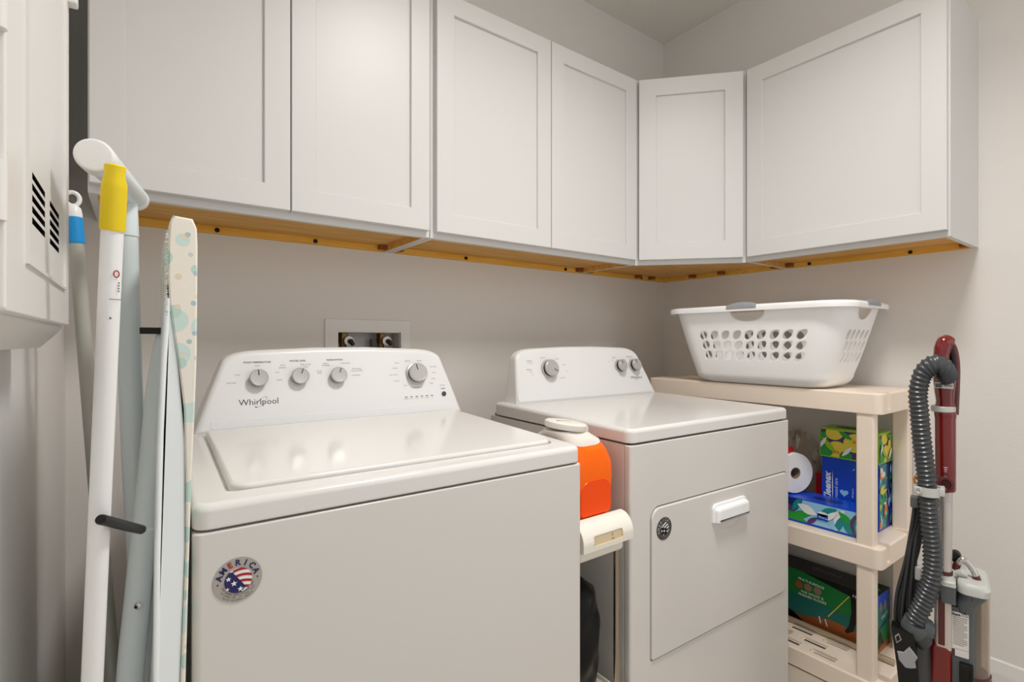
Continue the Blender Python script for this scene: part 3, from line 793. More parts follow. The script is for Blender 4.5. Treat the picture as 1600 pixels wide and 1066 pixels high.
lab(MB('jugw').loft([sec(.170, -.0665, .0515, -.064, .092, .038), sec(.182, -.068, .048, -.062, .088, .040), sec(.192, -.072, .034, -.055, .07, .044), sec(.200, -.077, .024, -.05, .052, .045), sec(.206, -.077, .020, -.046, .046, .044)]).build('shoulder', jg, ang=60), 'cream moulded shoulder')
cpx = frame((-.028, -.002, .2065), (1, 0, -.13), (0, 1, .05))
cpm = MB('jugw').lathe([(.044, 0), (.050, .001), (.0515, .012), (.0505, .0145), (.046, .017), (.040, .0178), (.036, .0160), (0, .0160)], mx=cpx, n=40)
cpm.box((.030, -.005, .0), (.0535, .005, .012), bev=.002, mx=cpx @ Matrix.Rotation(R(-48), 4, 'Z'))
cap = cpm.build('cap', jg); lab(cap, 'grey-white round screw cap')
arc = MB('ink')
for i in range(10):
    a0, a1 = R(20 + 14 * i), R(20 + 14 * (i + 1))
    arc.decal(cpx @ Matrix.Translation((0, 0, .0160)), [(.021 * math.cos(a0), .015 * math.sin(a0)), (.026 * math.cos(a0), .020 * math.sin(a0)), (.026 * math.cos(a1), .020 * math.sin(a1)), (.021 * math.cos(a1), .015 * math.sin(a1))], 1)
arc.build('embossed_arc', cap)

bgm = MB('bagk'); rnd = random.Random(5); loops = []
for i in range(22):
    q = i / 21; z = .004 + .262 * q
    wx = .056 * (1 - .25 * abs(2 * q - 1) ** 2.2) * (1 if q < .9 else 1 - (q - .9) * 6); wy = .068 * (wx / .056)
    loops.append([(wx * math.cos(a) * (1 + .06 * math.sin(5 * a + i * .9) + .03 * math.sin(9 * a - i)), wy * math.sin(a) * (1 + .06 * math.cos(4 * a - i * .7)), z) for a in [2 * math.pi * j / 28 for j in range(28)]])
bgm.loft(loops)
bgo = bgm.build('dark_bag', ang=70); bgo.location = (.836, .890, .309)
tag(bgo, 'shiny black plastic bag standing on the lower tray of the slim cart', 'bag')
pr = MB('sky')
for i in range(9):
    pr.decal(frame((.0535, -.01 + .006 * math.sin(i), .06 + i * .018), (0, 1, 0), (0, 0, 1)), leafp(0, 0, .014, .004, 40 + 50 * math.sin(i * 1.7)), 3, 'sky' if i % 2 else 'ink')
pro = pr.build('printed_pattern', bgo)

# ================================================================ shelf unit on the right wall
SX0, SX1, SY0, SY1 = 1.842, 2.155, .585, 1.470
sh = thing('shelf_unit', 'cream plastic three-tier shelf unit against the right wall', 'shelf unit', (SX0, SY0, 0))
SW, SL = SX1 - SX0, SY1 - SY0
def shelf(z, th, name='shelf'):
    o = MB('cream').slab(rr(0, SW, 0, SL, .022, 6), z - th, z, fil=.006, fil0=.002).build(name, sh)
    c = MB('cream')
    for x in (.047, SW - .078): c.box((x, -.02, z - th + .012), (x + .030, .034, z + .02))
    c.box((-.02, SL * .30, z - .0001), (-.015, SL * .31, z + .01))
    cut(o, c); return o
shelf(.972, .066)
mid = shelf(.490, .066)
bot = shelf(.066, .062, 'shelf')
c = MB('cream')
for row in range(3):
    for k in range(6):
        y = .14 + k * .115 + (.05 if row % 2 else 0)
        c.slab(rr(.026 + row * .050, .054 + row * .050, y, y + .082, .004, 3), .058 if (k + row) % 2 else .054, .08)
cut(bot, c)
gr = MB('dark')  # dark inserts paint the shade down inside the slots
for row in range(3):
    for k in range(6):
        y = .14 + k * .115 + (.05 if row % 2 else 0)
        gr.slab(rr(.034 + row * .050, .050 + row * .050, y + .006, y + .076, .003, 3), .0, .0005, mx=Matrix.Translation((0, 0, .0585 if (k + row) % 2 else .0545)))
lab(gr.build('slot_shade', sh), 'dark inserts painting the shade in the bottom shelf slots')
for x0 in (.006, SW - .044):
    for y0 in ((.022 if x0 < .1 else .006), SL - .062):
        for z0, z1 in ((.066, .424), (.490, .906)):
            MB('cream').slab(rr(x0, x0 + .038, y0, y0 + .050, .007, 4), z0, z1).build('leg', sh)

# ---- laundry basket
bk = thing('laundry_basket', 'white perforated plastic laundry basket with grey grips on the top shelf', 'basket', (1.955, .985, .9748))
HB = .287
def bpt(u, t, off=0):
    """u in 0..4 runs round the four walls from the near front corner; t 0 base .. 1 rim"""
    ax = .123 + .062 * t ** .85; ay = .235 + .088 * t ** .85; r = .055 + .035 * t
    ax += off; ay += off
    k = int(u) % 4; f = u - int(u)
    # walls: 0 front(-x) from near(-y) to far(+y); 1 far(+y); 2 back(+x); 3 near(-y)
    C = [(-ax, -ay), (-ax, ay), (ax, ay), (ax, -ay)]
    a, b_ = Vector(C[k]), Vector(C[(k + 1) % 4]); d = (b_ - a); Ln = d.length; d.normalize(); nrm = Vector((d.y, -d.x)) * -1
    inw = Vector((-a.x, 0)) if False else None
    half = math.pi * r / 4; tot = Ln - 2 * r + 2 * half; s = f * tot
    inwd = Vector((1, 0)) if k == 0 else Vector((0, -1)) if k == 1 else Vector((-1, 0)) if k == 2 else Vector((0, 1))
    def arc(cor, ang, dirin):   # ang measured from the corner's middle
        return None
    if s < half:
        an = math.pi / 4 * (1 - s / half); cc = a + d * r + inwd * r
        p = cc + (-inwd) * r * math.cos(an) + (-d) * r * math.sin(an)
    elif s > tot - half:
        an = math.pi / 4 * (1 - (tot - s) / half); cc = b_ - d * r + inwd * r
        p = cc + (-inwd) * r * math.cos(an) + d * r * math.sin(an)
    else: p = a + d * (r + s - half) + inwd * r + (-inwd) * r
    return p
def b3(u, t):
    p = bpt(u, max(t, 0)); z = HB * t
    return (p.x, p.y, z)
wm = MB('basket'); NS = 6
def cell(u0, u1, t0, t1, hole=None, n=NS):
    bd = [(u0 + (u1 - u0) * i / n, t0) for i in range(n)] + [(u1, t0 + (t1 - t0) * i / n) for i in range(n)] + [(u1 - (u1 - u0) * i / n, t1) for i in range(n)] + [(u0, t1 - (t1 - t0) * i / n) for i in range(n)]
    if hole is None:
        vs_ = [b3(u0 + (u1 - u0) * i / n, t0 + (t1 - t0) * j / n) for j in range(n + 1) for i in range(n + 1)]
        fs_ = [(j * (n + 1) + i, (j + 1) * (n + 1) + i, (j + 1) * (n + 1) + i + 1, j * (n + 1) + i + 1) for j in range(n) for i in range(n)]
        wm.mesh(vs_, fs_); return
    hp_ = hole(n * 4, bd)
    m_ = len(bd)
    mids = [((a[0] + b_[0]) / 2, (a[1] + b_[1]) / 2) for a, b_ in zip(bd, hp_)]
    vs_ = [b3(*p) for p in bd] + [b3(*p) for p in mids] + [b3(*p) for p in hp_]
    fs_ = []
    for q in range(2):
        for i in range(m_):
            j = (i + 1) % m_; fs_.append((q * m_ + i, (q + 1) * m_ + i, (q + 1) * m_ + j, q * m_ + j))
    wm.mesh(vs_, fs_)
def oval(u0, u1, t0, t1, sgn):
    uc, tc_ = (u0 + u1) / 2, (t0 + t1) / 2
    du, dt_ = (u1 - u0) / 2, (t1 - t0) / 2
    def f(m_, bd):
        out = []
        for (u, t_) in bd:
            a = math.atan2((t_ - tc_) / dt_, (u - uc) / du)
            # slanted ellipse in normalised cell coordinates
            A_, B_, ph = 1.0, .58, R(56) if sgn > 0 else R(124)
            c_, s_ = math.cos(a - ph), math.sin(a - ph)
            rad = 1 / math.sqrt((c_ / A_) ** 2 + (s_ / B_) ** 2)
            out.append((uc + du * rad * math.cos(a), tc_ + dt_ * rad * math.sin(a)))
        return out
    return f
def moon(u0, u1, t0, t1):
    uc = (u0 + u1) / 2; du = (u1 - u0) / 2
    def f(m_, bd):
        out = []
        tt = t1 - (t1 - t0) * .10; dt_ = (t1 - t0) * .78
        for (u, t_) in bd:
            x = (u - uc) / du; y = (t_ - (t0 + t1) / 2) / ((t1 - t0) / 2)
            a = math.atan2(y - .25, x)
            if math.sin(a) >= 0: 
                k = .88 * math.cos(a) / max(abs(math.cos(a)), abs(math.sin(a))); out.append((uc + du * k, tt))
            else: out.append((uc + du * .88 * math.cos(a), tt + dt_ * math.sin(a)))
        return out
    return f
TR = [0.16, .30, .435, .57, .705, .79, .955, 1.0]     # row boundaries
for wall in range(4):
    long_ = wall in (0, 2); nc = 9 if long_ else 5
    ua, ub = (.115, .855) if long_ else (.20, .82)
    us = [0, .06] + [ua + (ub - ua) * i / nc for i in range(nc + 1)] + [.92, 1]
    us = [wall + u for u in us]
    sg = -1 if wall in (0, 2) else -1
    for r_ in range(len(TR) - 1):
        c_ = 0
        while c_ < len(us) - 1:
            u0, u1 = us[c_], us[c_ + 1]; t0, t1 = TR[r_], TR[r_ + 1]
            hole = None
            if r_ in (1, 2, 3) and 2 <= c_ < 2 + nc: hole = oval(u0, u1, t0, t1, sg)
            if r_ == 5:
                m0 = 2 + nc // 2 - 1
                if c_ == m0:
                    # the half-moon hand hole spans three columns; subdivide its border three times as finely
                    u1 = us[c_ + 3]
                    n3 = NS * 3
                    bd = [(u0 + (u1 - u0) * i / n3, t0) for i in range(n3)] + [(u1, t0 + (t1 - t0) * i / NS) for i in range(NS)] + [(u1 - (u1 - u0) * i / n3, t1) for i in range(n3)] + [(u0, t1 - (t1 - t0) * i / NS) for i in range(NS)]
                    hp_ = moon(u0, u1, t0, t1)(0, bd); m_ = len(bd)
                    mids = [((a[0] + b_[0]) / 2, (a[1] + b_[1]) / 2) for a, b_ in zip(bd, hp_)]
                    vs_ = [b3(*p) for p in bd] + [b3(*p) for p in mids] + [b3(*p) for p in hp_]
                    fs_ = [(q * m_ + i, (q + 1) * m_ + i, (q + 1) * m_ + (i + 1) % m_, q * m_ + (i + 1) % m_) for q in range(2) for i in range(m_)]
                    wm.mesh(vs_, fs_); c_ += 3; continue
            cell(u0, u1, t0, t1, hole); c_ += 1
# rounded base
NU = 0; ring = []
for wall in range(4):
    long_ = wall in (0, 2); nc = 9 if long_ else 5
    ua, ub = (.115, .855) if long_ else (.20, .82)
    us = [0, .06] + [ua + (ub - ua) * i / nc for i in range(nc + 1)] + [.92, 1]
    for a, b_ in zip(us[:-1], us[1:]):
        ring += [wall + a + (b_ - a) * i / NS for i in range(NS)]
loops = []
for k in range(7):
    an = math.pi / 2 * k / 6; rb = .16 * HB
    loops.append([(lambda p: (p.x, p.y, rb * (1 - math.cos(an)) if k < 6 else TR[0] * HB))(bpt(u, TR[0] if k == 6 else TR[0] * math.sin(an) ** 1, -(rb * .75) * (1 - math.sin(an)))) for u in ring])
wm.loft(loops, cap0=True, cap1=False)
# rolled rim
loops = []
for o_, z in ((0, HB), (.004, HB + .003), (.012, HB + .004), (.020, HB + .001), (.022, HB - .006), (.021, HB - .018), (.0195, HB - .018), (.019, HB - .006)):
    loops.append([(p.x, p.y, z) for p in (bpt(u, 1, o_) for u in ring)])
wm.loft(loops, cap0=False, cap1=False)
bmesh.ops.remove_doubles(wm.bm, verts=wm.bm.verts, dist=.00012)
bmesh.ops.recalc_face_normals(wm.bm, faces=wm.bm.faces)
wo = wm.build('tub', bk, ang=55)
sm = wo.modifiers.new('thick', 'SOLIDIFY'); sm.thickness = .0024; sm.offset = -1
for wall, ln in ((0, .105), (1, .085), (2, .105), (3, .085)):
    long_ = wall in (0, 2); hw = .085 if long_ else .14
    loops = []
    for i in range(17):
        q = i / 16; u = wall + .5 + hw * (2 * q - 1); e = math.sin(math.pi * q) ** .7
        prof = [(-.001, .004), (.004, .004 + .008 * e), (.012, .0055 + .009 * e), (.021, .003 + .007 * e), (.0245, -.004 + .002 * e), (.0235, -.010), (.012, .003), (.004, .003)]
        loops.append([(p.x, p.y, HB + z) for p, z in ((bpt(u, 1, o_), z) for o_, z in prof)])
    lab(MB('grip').loft(loops).build('grip', bk, ang=60), 'grey soft grip on the rim')

# ---- things on the middle shelf
def carton(name, lo, hi, base, label, cat, edge=None):
    o = thing(name, label, cat, ((lo[0] + hi[0]) / 2, (lo[1] + hi[1]) / 2, lo[2]))
    hx, hy, H_ = (hi[0] - lo[0]) / 2, (hi[1] - lo[1]) / 2, hi[2] - lo[2]
    b = MB(base).box((-hx, -hy, 0), (hx, hy, H_), bev=.0012)
    front = frame((-hx - .0001, hy, 0), (0, -1, 0), (0, 0, 1))       # -X face; x runs from far to near
    near = frame((-hx, -hy - .0001, 0), (1, 0, 0), (0, 0, 1))        # -Y face
    top = frame((-hx, hy, H_ + .0001), (0, -1, 0), (1, 0, 0))
    return o, b, front, near, top, 2 * hy, 2 * hx, H_

# flat box lying at the front
o, b, Ff, Fn, Ft, LY, LX, HH = carton('tissue_box', (1.890, .648, .4905), (2.005, .905, .577), 'kblue', 'blue tissue box with leaf artwork lying flat at the shelf front', 'tissue box')
rc_ = (.003, LY - .003, .008, HH - .003)
b.decal(Ff, [(rc_[0], rc_[2]), (rc_[1], rc_[2]), (rc_[1], rc_[3]), (rc_[0], rc_[3])], 1, 'sky')
rnd = random.Random(11)
for k, (cx, cy, L_, W_, rot, m_) in enumerate(((.03, .06, .09, .05, 30, 'navy'), (.02, .045, .06, .03, -30, 'purple'), (.035, .02, .10, .03, -12, 'leaf'), (.06, .03, .09, .028, 18, 'leaf'), (.05, .065, .06, .022, 60, 'teal'), (.085, .055, .07, .03, -20, 'wht'),
        (.10, .02, .05, .016, 40, 'purple'), (.15, .06, .07, .03, 35, 'teal'), (.158, .05, .07, .018, 42, 'wht'), (.185, .055, .06, .028, 60, 'wht'), (.185, .030, .075, .022, 70, 'teal'), (.215, .03, .085, .034, -62, 'teal'), (.205, .055, .06, .022, -40, 'leaf'),
        (.24, .045, .09, .045, 80, 'purple'), (.24, .045, .07, .022, 80, 'teal'), (.24, .04, .04, .010, 80, 'wht'), (.17, .015, .05, .014, -40, 'sky'))):
    b.decal(Ff, leafp(cx, cy, L_, W_, rot), 2 + k % 9, m_, rc_)
b.decal(Ff, [(.118, .030), (.152, .030), (.152, .052), (.118, .052)], 12, 'kblue', rc_); b.decal(Ff, ell(.135, .052, .017, .008), 12, 'wht', rc_); b.text(Ff, 'Kleenex', .009, 'wht', at=(.138, .040), layer=14, rot=-5)
b.decal(Ft, ell(LY * .5, LX * .5, .05, .02), 1, 'navy')
b.build('carton', o)

# two upright boxes behind it
o, b, Ff, Fn, Ft, LY, LX, HH = carton('tissue_box', (2.010, .645, .4905), (2.079, .823, .717), 'kblue', 'bright blue tissue box with white script and heart standing upright behind the flat box', 'tissue box')
b.text(Ff, 'Kleenex', .031, 'wht', at=(.020, .118), rot=90, shear=.25, bold=.0012, layer=2)
b.decal(Ff, leafp(.036, .125, .11, .003, 90), 2, 'wht')
b.text(Ff, 'trusted care', .0150, 'wht', at=(.048, .118), rot=90, layer=2)
hx_, hy_ = .073, .108
hp = [(hx_ + .00085 * 16 * math.sin(q) ** 3, hy_ + .00085 * (13 * math.cos(q) - 5 * math.cos(2 * q) - 2 * math.cos(3 * q) - math.cos(4 * q))) for q in [2 * math.pi * i / 36 for i in range(36)]]
b.decal(Ff, hp, 2, 'sky')
b.text(Ff, '144 tissues', .008, 'wht', at=(.100, .112), rot=90, layer=2); b.decal(Ff, leafp(.103, .195, .012, .004, 45), 2, 'sky')
rc_ = (.003, LX - .003, .008, HH - .004)
b.decal(Fn, [(rc_[0], rc_[2]), (rc_[1], rc_[2]), (rc_[1], rc_[3]), (rc_[0], rc_[3])], 1, 'teal')
rnd = random.Random(4)
for k in range(24):
    b.decal(Fn, leafp(rnd.uniform(0, LX), .012 + k * .0085, rnd.uniform(.03, .06), rnd.uniform(.012, .024), rnd.uniform(0, 180)), 2 + k % 8, rnd.choice(['orng', 'lemon', 'sky', 'navy', 'wht', 'leaf', 'teal']), rc_)
b.build('carton', o)
o, b, Ff, Fn, Ft, LY, LX, HH = carton('tissue_box', (2.080, .645, .4905), (2.150, .823, .712), 'navy', 'dark navy tissue box with blue leaf artwork, standing upright against the wall', 'tissue box')
rc_ = (.003, LX - .003, .008, HH - .004)
for k in range(22):
    b.decal(Fn, leafp(rnd.uniform(0, LX), .012 + k * .009, rnd.uniform(.03, .06), rnd.uniform(.006, .014), rnd.uniform(60, 130)), 2 + k % 8, rnd.choice(['kblue', 'teal', 'kblue', 'sky', 'leaf', 'navy']), rc_)
b.build('carton', o)
# lime box on top
o, b, Ff, Fn, Ft, LY, LX, HH = carton('tissue_box', (2.000, .642, .7185), (2.108, .826, .823), 'lime', 'lime green tissue box with lemon artwork on top of the upright boxes', 'tissue box')
for Fq, LL, sd in ((Ff, LY, 3), (Fn, LX, 9)):
    rc_ = (.004, LL - .004, .005, HH - .006)
    b.decal(Fq, [(rc_[0], rc_[2]), (rc_[1], rc_[2]), (rc_[1], rc_[3]), (rc_[0], rc_[3])], 1, 'purple')
    for k, (cx, cy, a_, m_) in enumerate(((.012, .07, .02, 'leaf'), (.05, .09, .03, 'lemon'), (.055, .03, .035, 'lemon'), (.115, .062, .038, 'lemon'), (.02, .02, .025, 'leaf'), (.085, .012, .02, 'leaf'), (.16, .085, .02, 'leaf'), (.165, .03, .028, 'leaf'), (.14, .01, .022, 'lemon'))):
        b.decal(Fq, ell(cx, cy, a_, a_ * .85, 20), 2 + k, m_, rc_)
    for k, (cx, cy, L_, W_, rot, m_) in enumerate(((.03, .045, .07, .018, -50, 'lime'), (.012, .05, .05, .012, 60, 'wht'), (.085, .085, .05, .016, -30, 'leaf'), (.09, .03, .05, .014, 50, 'wht'), (.15, .045, .06, .012, 55, 'wht'), (.17, .06, .05, .012, -40, 'sky'), (.112, .066, .014, .007, 60, 'orng'), (.122, .066, .014, .007, 120, 'orng'), (.052, .022, .014, .007, 60, 'orng'), (.062, .022, .014, .007, 120, 'orng'))):
        b.decal(Fq, leafp(cx, cy, L_, W_, rot), 12 + k, m_, rc_)
b.decal(Ft, ell(LY * .5, LX * .5, .06, .022), 1, 'inkd')
b.build('carton', o)

# paper roll pack, crumpled bag and red packet at the left of the shelf
pk = thing('toilet_roll_pack', 'white toilet paper rolls in clear film with a red label on the blue tissue box', 'toilet rolls', (1.945, .915, .5785))
ax_ = Vector((-.42, -.907, 0))
mxr = frame((-.012, -.036, .074), (ax_.y * -1, ax_.x, 0), (0, 0, 1))
def roll(mx, r, L_):
    b_ = MB('paper').lathe([(.021, -L_), (r * .97, -L_), (r, -L_ + .004), (r, -.004), (r * .97, 0), (.021, .0), (.021, -L_)], mx=mx, n=40)
    o_ = b_.build('roll', pk)
    MB('core').lathe([(.0205, -L_ + .002), (.0205, -.002), (.019, -.002), (.019, -L_ + .002)], mx=mx, n=28).build('core', o_)
    return o_
fx = Matrix(((-ax_.y, 0, ax_.x, -.012), (ax_.x, 0, ax_.y, -.036), (0, 1, 0, .074), (0, 0, 0, 1)))
roll(fx, .0735, .10)
lab(MB('redp').tube([fx @ Vector((.075 * math.cos(a), .075 * math.sin(a), -.045)) for a in [R(70 + 6 * i) for i in range(14)]], .0025, 6).box((-.03, -.02, .146), (.012, .03, .166), bev=.004).build('label_band', pk), 'red label at the top of the pack')
fl = MB('film'); rnd = random.Random(8); loops = []
for i in range(7):
    q = i / 6; loops.append([tuple(fx @ Vector((.0745 * (1 + .0 * q) * math.cos(a) * (1 - .55 * q ** 2) * (1 + .10 * q * rnd.uniform(-1, 1)), .0745 * math.sin(a) * (1 - .55 * q ** 2) * (1 + .10 * q * rnd.uniform(-1, 1)) - .02 * q, -.1005 - .03 * q))) for a in [2 * math.pi * j / 26 for j in range(26)]])
fl.loft(loops, cap0=False); fl.build('film', pk, ang=20)

def crumple(name, label, cat, loc, sx, sy, sz, m, seed, amp=.16, n=26, parent=None):
    b_ = MB(m); rnd = random.Random(seed); ph = [rnd.uniform(0, 6.28) for _ in range(8)]
    loops = []
    for i in range(n + 1):
        th = math.pi * i / n
        loops.append([])
        for j in range(n * 2):
            a = 2 * math.pi * j / (n * 2)
            k = 1 + amp * (abs(math.sin(3 * a + ph[0] + 2 * th)) - .5) + amp * .7 * (abs(math.sin(5 * th + ph[1] - 4 * a)) - .5) + amp * .4 * math.sin(9 * a + 7 * th + ph[2])
            x, y, z = sx * math.sin(th) * math.cos(a) * k, sy * math.sin(th) * math.sin(a) * k, sz * -math.cos(th) * (k if th > .9 else 1)
            loops[-1].append((x, y, max(z, -sz) + sz))
    b_.loft(loops); o_ = b_.build(name, ang=30); o_.location = loc; return tag(o_, label, cat)
crumple('plastic_bag', 'crumpled clear plastic bag behind the toilet rolls on the middle shelf', 'plastic bag', (2.105, .948, .491), .042, .076, .138, 'film', 4)
rp = MB('redp').box((-.022, -.016, 0), (.022, .016, .150), bev=.004); rp.box((-.022, -.0165, -.002), (.022, .0165, .045), 'navy', bev=.004)
rpo = rp.build('red_packet'); rpo.location = (2.075, .847, .493); tag(rpo, 'narrow red and navy packet between the plastic bag and the upright blue box', 'packet')

# ---- bottom shelf: floor mop kit box and a metal rod
o, b, Ff, Fn, Ft, LY, LX, HH = carton('mop_kit_box', (2.030, .657, .0665), (2.148, 1.10, .262), 'sgreen', 'long green mop kit box with a black leg silhouette on the bottom shelf', 'box')
rc_ = (.0, LY, .0, HH)
b.decal(Ff, [(0, 0), (LY, 0), (LY, .085), (0, .115)], 1, 'sgreen2'); b.decal(Ff, [(0, 0), (LY, 0), (LY, .040), (.30, .055), (.20, .03), (0, .02)], 2, 'floorart')
b.decal(Ff, [(.0, .0), (.22, .0), (.17, .03), (.10, .055), (0, .06)], 3, 'black')
b.decal(Ff, [(.20, .195), (LY, .150), (LY, .195)], 3, 'black'); b.decal(Ff, [(0, .165), (.16, .195), (0, .195)], 2, 'kblue')
b.decal(Ff, [(.362, .178), (.400, .170), (.402, .10), (.438, .035), (.432, .022), (.418, .026), (.385, .098), (.372, .045), (.352, .030), (.345, .036), (.358, .06), (.366, .11)], 4, 'black')
b.decal(Ff, [(.358, .165), (.360, .163), (.292, .062), (.289, .064)], 4, 'lemon')
b.decal(Ff, [(.258, .052), (.263, .052), (.268, .028), (.263, .027)], 5, 'wht'); b.decal(Ff, [(.278, .050), (.283, .049), (.290, .026), (.285, .025)], 5, 'wht')
b.decal(Ff, [(.402, .150), (.442, .145), (.442, .095), (.402, .105)], 5, 'leaf'); b.text(Ff, '2X', .022, 'wht', at=(.422, .127), layer=6)
b.text(Ff, 'MULTI-SURFACE', .0125, 'wht', at=(.232, .163), rot=-4, layer=6, bold=.0003)
for x, m_ in ((.19, 'floorart'), (.222, 'core'), (.255, 'core')): b.decal(Ff, ell(x, .142, .014, .014, n=22), 6, m_)
b.text(Ff, 'FOR WOOD &', .012, 'wht', at=(.236, .120), layer=6, bold=.0003); b.text(Ff, 'FINISHED FLOORS', .012, 'wht', at=(.236, .107), layer=6, bold=.0003)
b.text(Ff, 'MOP KIT', .016, 'wht', at=(.40, .166), rot=-8, layer=6); b.text(Ff, 'AZE', .02, 'wht', at=(.41, .181), rot=-8, layer=6)
b.decal(Ft, [(0, 0), (LY, 0), (LY, LX), (0, LX)], 1, 'black'); b.decal(Ft, ell(.40, .06, .035, .018), 2, 'sgreen'); b.text(Ft, 'WetPad', .03, 'ink', at=(.26, .06), layer=3)
b.decal(Fn, [(0, .10), (LX, .10), (LX, HH), (0, HH)], 1, 'kblue'); b.decal(Fn, [(0, 0), (LX, 0), (LX, .03), (.0, .012)], 2, 'floorart'); b.decal(Fn, [(0, .06), (LX, .085), (LX, .13), (0, .16)], 2, 'sgreen2')
for x in (.03, .07): b.decal(Fn, ell(x, .15, .014, .018, n=20), 3, 'ink')
b.decal(Fn, [(0, .072), (LX, .096), (LX, .101), (0, .078)], 3, 'black'); b.decal(Fn, [(.01, .012), (.055, .02), (.03, .07), (.012, .07)], 3, 'black'); b.text(Fn, 'VALUE', .02, 'wht', at=(.065, .115), rot=10, layer=4)
b.build('carton', o)
rod = MB('clay').cyl((2.004, .60, .0768), (2.004, 1.40, .0768), .0098, n=16).cyl((2.004, .70, .0768), (2.004, .712, .0768), .0102, n=16).build('metal_rod')
tag(rod, 'thin beige metal rod lying along the bottom shelf in front of the green box', 'rod')

# ================================================================ upright vacuum cleaner
vc = thing('vacuum_cleaner', 'dark red and grey upright vacuum cleaner with ribbed hose, standing before the right wall', 'vacuum cleaner', (1.596, .376, 0), -76.7)
# local x to the right as one faces it, y away, z up
def rsec(z, x0, x1, y0, y1, r): return [(x, y, z) for x, y in rr(x0, x1, y0, y1, r, 5)]
# floor head and lower tower
MB('vgrey').loft([rsec(.012, -.14, .13, -.10, .16, .03), rsec(.05, -.14, .13, -.10, .16, .03), rsec(.075, -.12, .11, -.07, .14, .03), rsec(.085, -.05, .05, -.03, .07, .02)]).build('floor_head', vc)
for x in (-.12, .11): MB('black').cyl((x - .01, .12, .022), (x + .01, .12, .022), .022, n=20).build('wheel', vc)
lab(MB('red').loft([rsec(.07, -.034, .016, -.045, .02, .012), rsec(.30, -.034, .016, -.045, .02, .012), rsec(.498, -.030, .0165, -.045, .02, .012), rsec(.507, -.028, .0155, -.042, .02, .012), rsec(.512, -.024, .0135, -.038, .02, .010)]).build('lower_spine', vc), 'red lower spine')
MB('vgrey').loft([rsec(.07, -.020, .060, -.030, .09, .02), rsec(.40, -.020, .060, -.030, .09, .02), rsec(.60, -.012, .062, -.028, .085, .02)]).build('body', vc)
lab(MB('wand').loft([rsec(.500, -.0205, .0155, -.043, -.010, .008), rsec(.610, -.0205, .0155, -.043, -.010, .008)]).build('upper_spine', vc), 'silver grey upper spine')
MB('redd').slab(rr(-.0125, .0015, .508, .606, .002, 2), 0, .0015, fil=.001, mx=frame((0, -.043, 0), (1, 0, 0), (0, 0, 1))).build('spine_stripe', vc)
# label
lbm = MB('label').slab(rr(.0150, .0490, .4905, .5785, .002, 2), 0, .0006, mx=frame((0, -.0285, 0), (1, 0, -.05), (.05, 0, 1)) @ Matrix.Translation((.024, -.001, 0)) if False else frame((0, -.0300, 0), (1, 0, 0), (0, 0, 1)))
Fl = frame((0, -.0306, 0), (1, 0, 0), (0, 0, 1))
lbm.text(Fl, 'Shark', .0075, 'black', at=(.024, .5735), bold=.0003); lbm.text(Fl, 'NV 360', .005, 'ink', at=(.0405, .5735))
for i in range(16):
    z = .5675 - i * .0036; x1 = .046 - (.006 if i % 4 == 3 else 0)
    lbm.decal(Fl, [(.018, z), (x1, z), (x1, z + .0012), (.018, z + .0012)], 1, 'ink')
lbm.decal(Fl, [(.015, .4905), (.0215, .4905), (.0215, .504), (.015, .504)], 1, 'inkd'); lbm.decal(Fl, [(.0215, .505), (.049, .505), (.049, .5055), (.0215, .5055)], 1, 'ink')
lbm.build('rating_label', vc)
# carriage bracket and canister top
br_ = MB('vgrey').loft([rsec(.597, -.008, .0235, -.052, .0, .005), rsec(.632, -.014, .0235, -.055, .0, .006)]); br_.build('bracket', vc)
MB('vlight').loft([rsec(.632, -.014, .0235, -.056, .0, .006), rsec(.640, -.014, .0235, -.056, .0, .008), rsec(.645, -.010, .018, -.050, .0, .008)]).build('bracket_top', vc)
MB('vgrey').loft([rsec(.578, .032, .048, -.034, .06, .007), rsec(.592, .024, .062, -.04, .085, .02), rsec(.612, .0255, .084, -.044, .10, .03), rsec(.622, .0255, .088, -.046, .10, .03)]).build('canister_neck', vc)
MB('vlight').loft([rsec(.622, .0255, .090, -.048, .102, .022), rsec(.634, .0255, .092, -.048, .102, .022), rsec(.641, .0265, .088, -.044, .098, .022), rsec(.645, .030, .080, -.036, .09, .02)]).build('canister_lid', vc)
# dust cup
cupc = (.050, .035)
lab(MB('clear').lathe([(.043, .30), (.043, .622), (.040, .622), (.040, .302), (.0, .302)], mx=Matrix.Translation((cupc[0], cupc[1], 0)), n=40).build('dust_cup', vc), 'clear brownish dust cup')
MB('vgrey').lathe([(.026, .31), (.026, .60), (.030, .615)], mx=Matrix.Translation((cupc[0], cupc[1], 0)), n=28).build('cup_filter', vc)
lab(MB('redd').lathe([(.046, .46), (.0465, .45), (.0465, .31), (.044, .30)], mx=Matrix.Translation((cupc[0] , cupc[1], 0)), n=36).build('cup_base', vc), 'dark red cup base')
bb = MB('black').box((.030, -.045, .33), (.058, -.026, .482), bev=.003); bbo = bb.build('latch_housing', vc)
cut(bbo, MB('black').box((.034, -.06, .44), (.052, -.035, .474)))
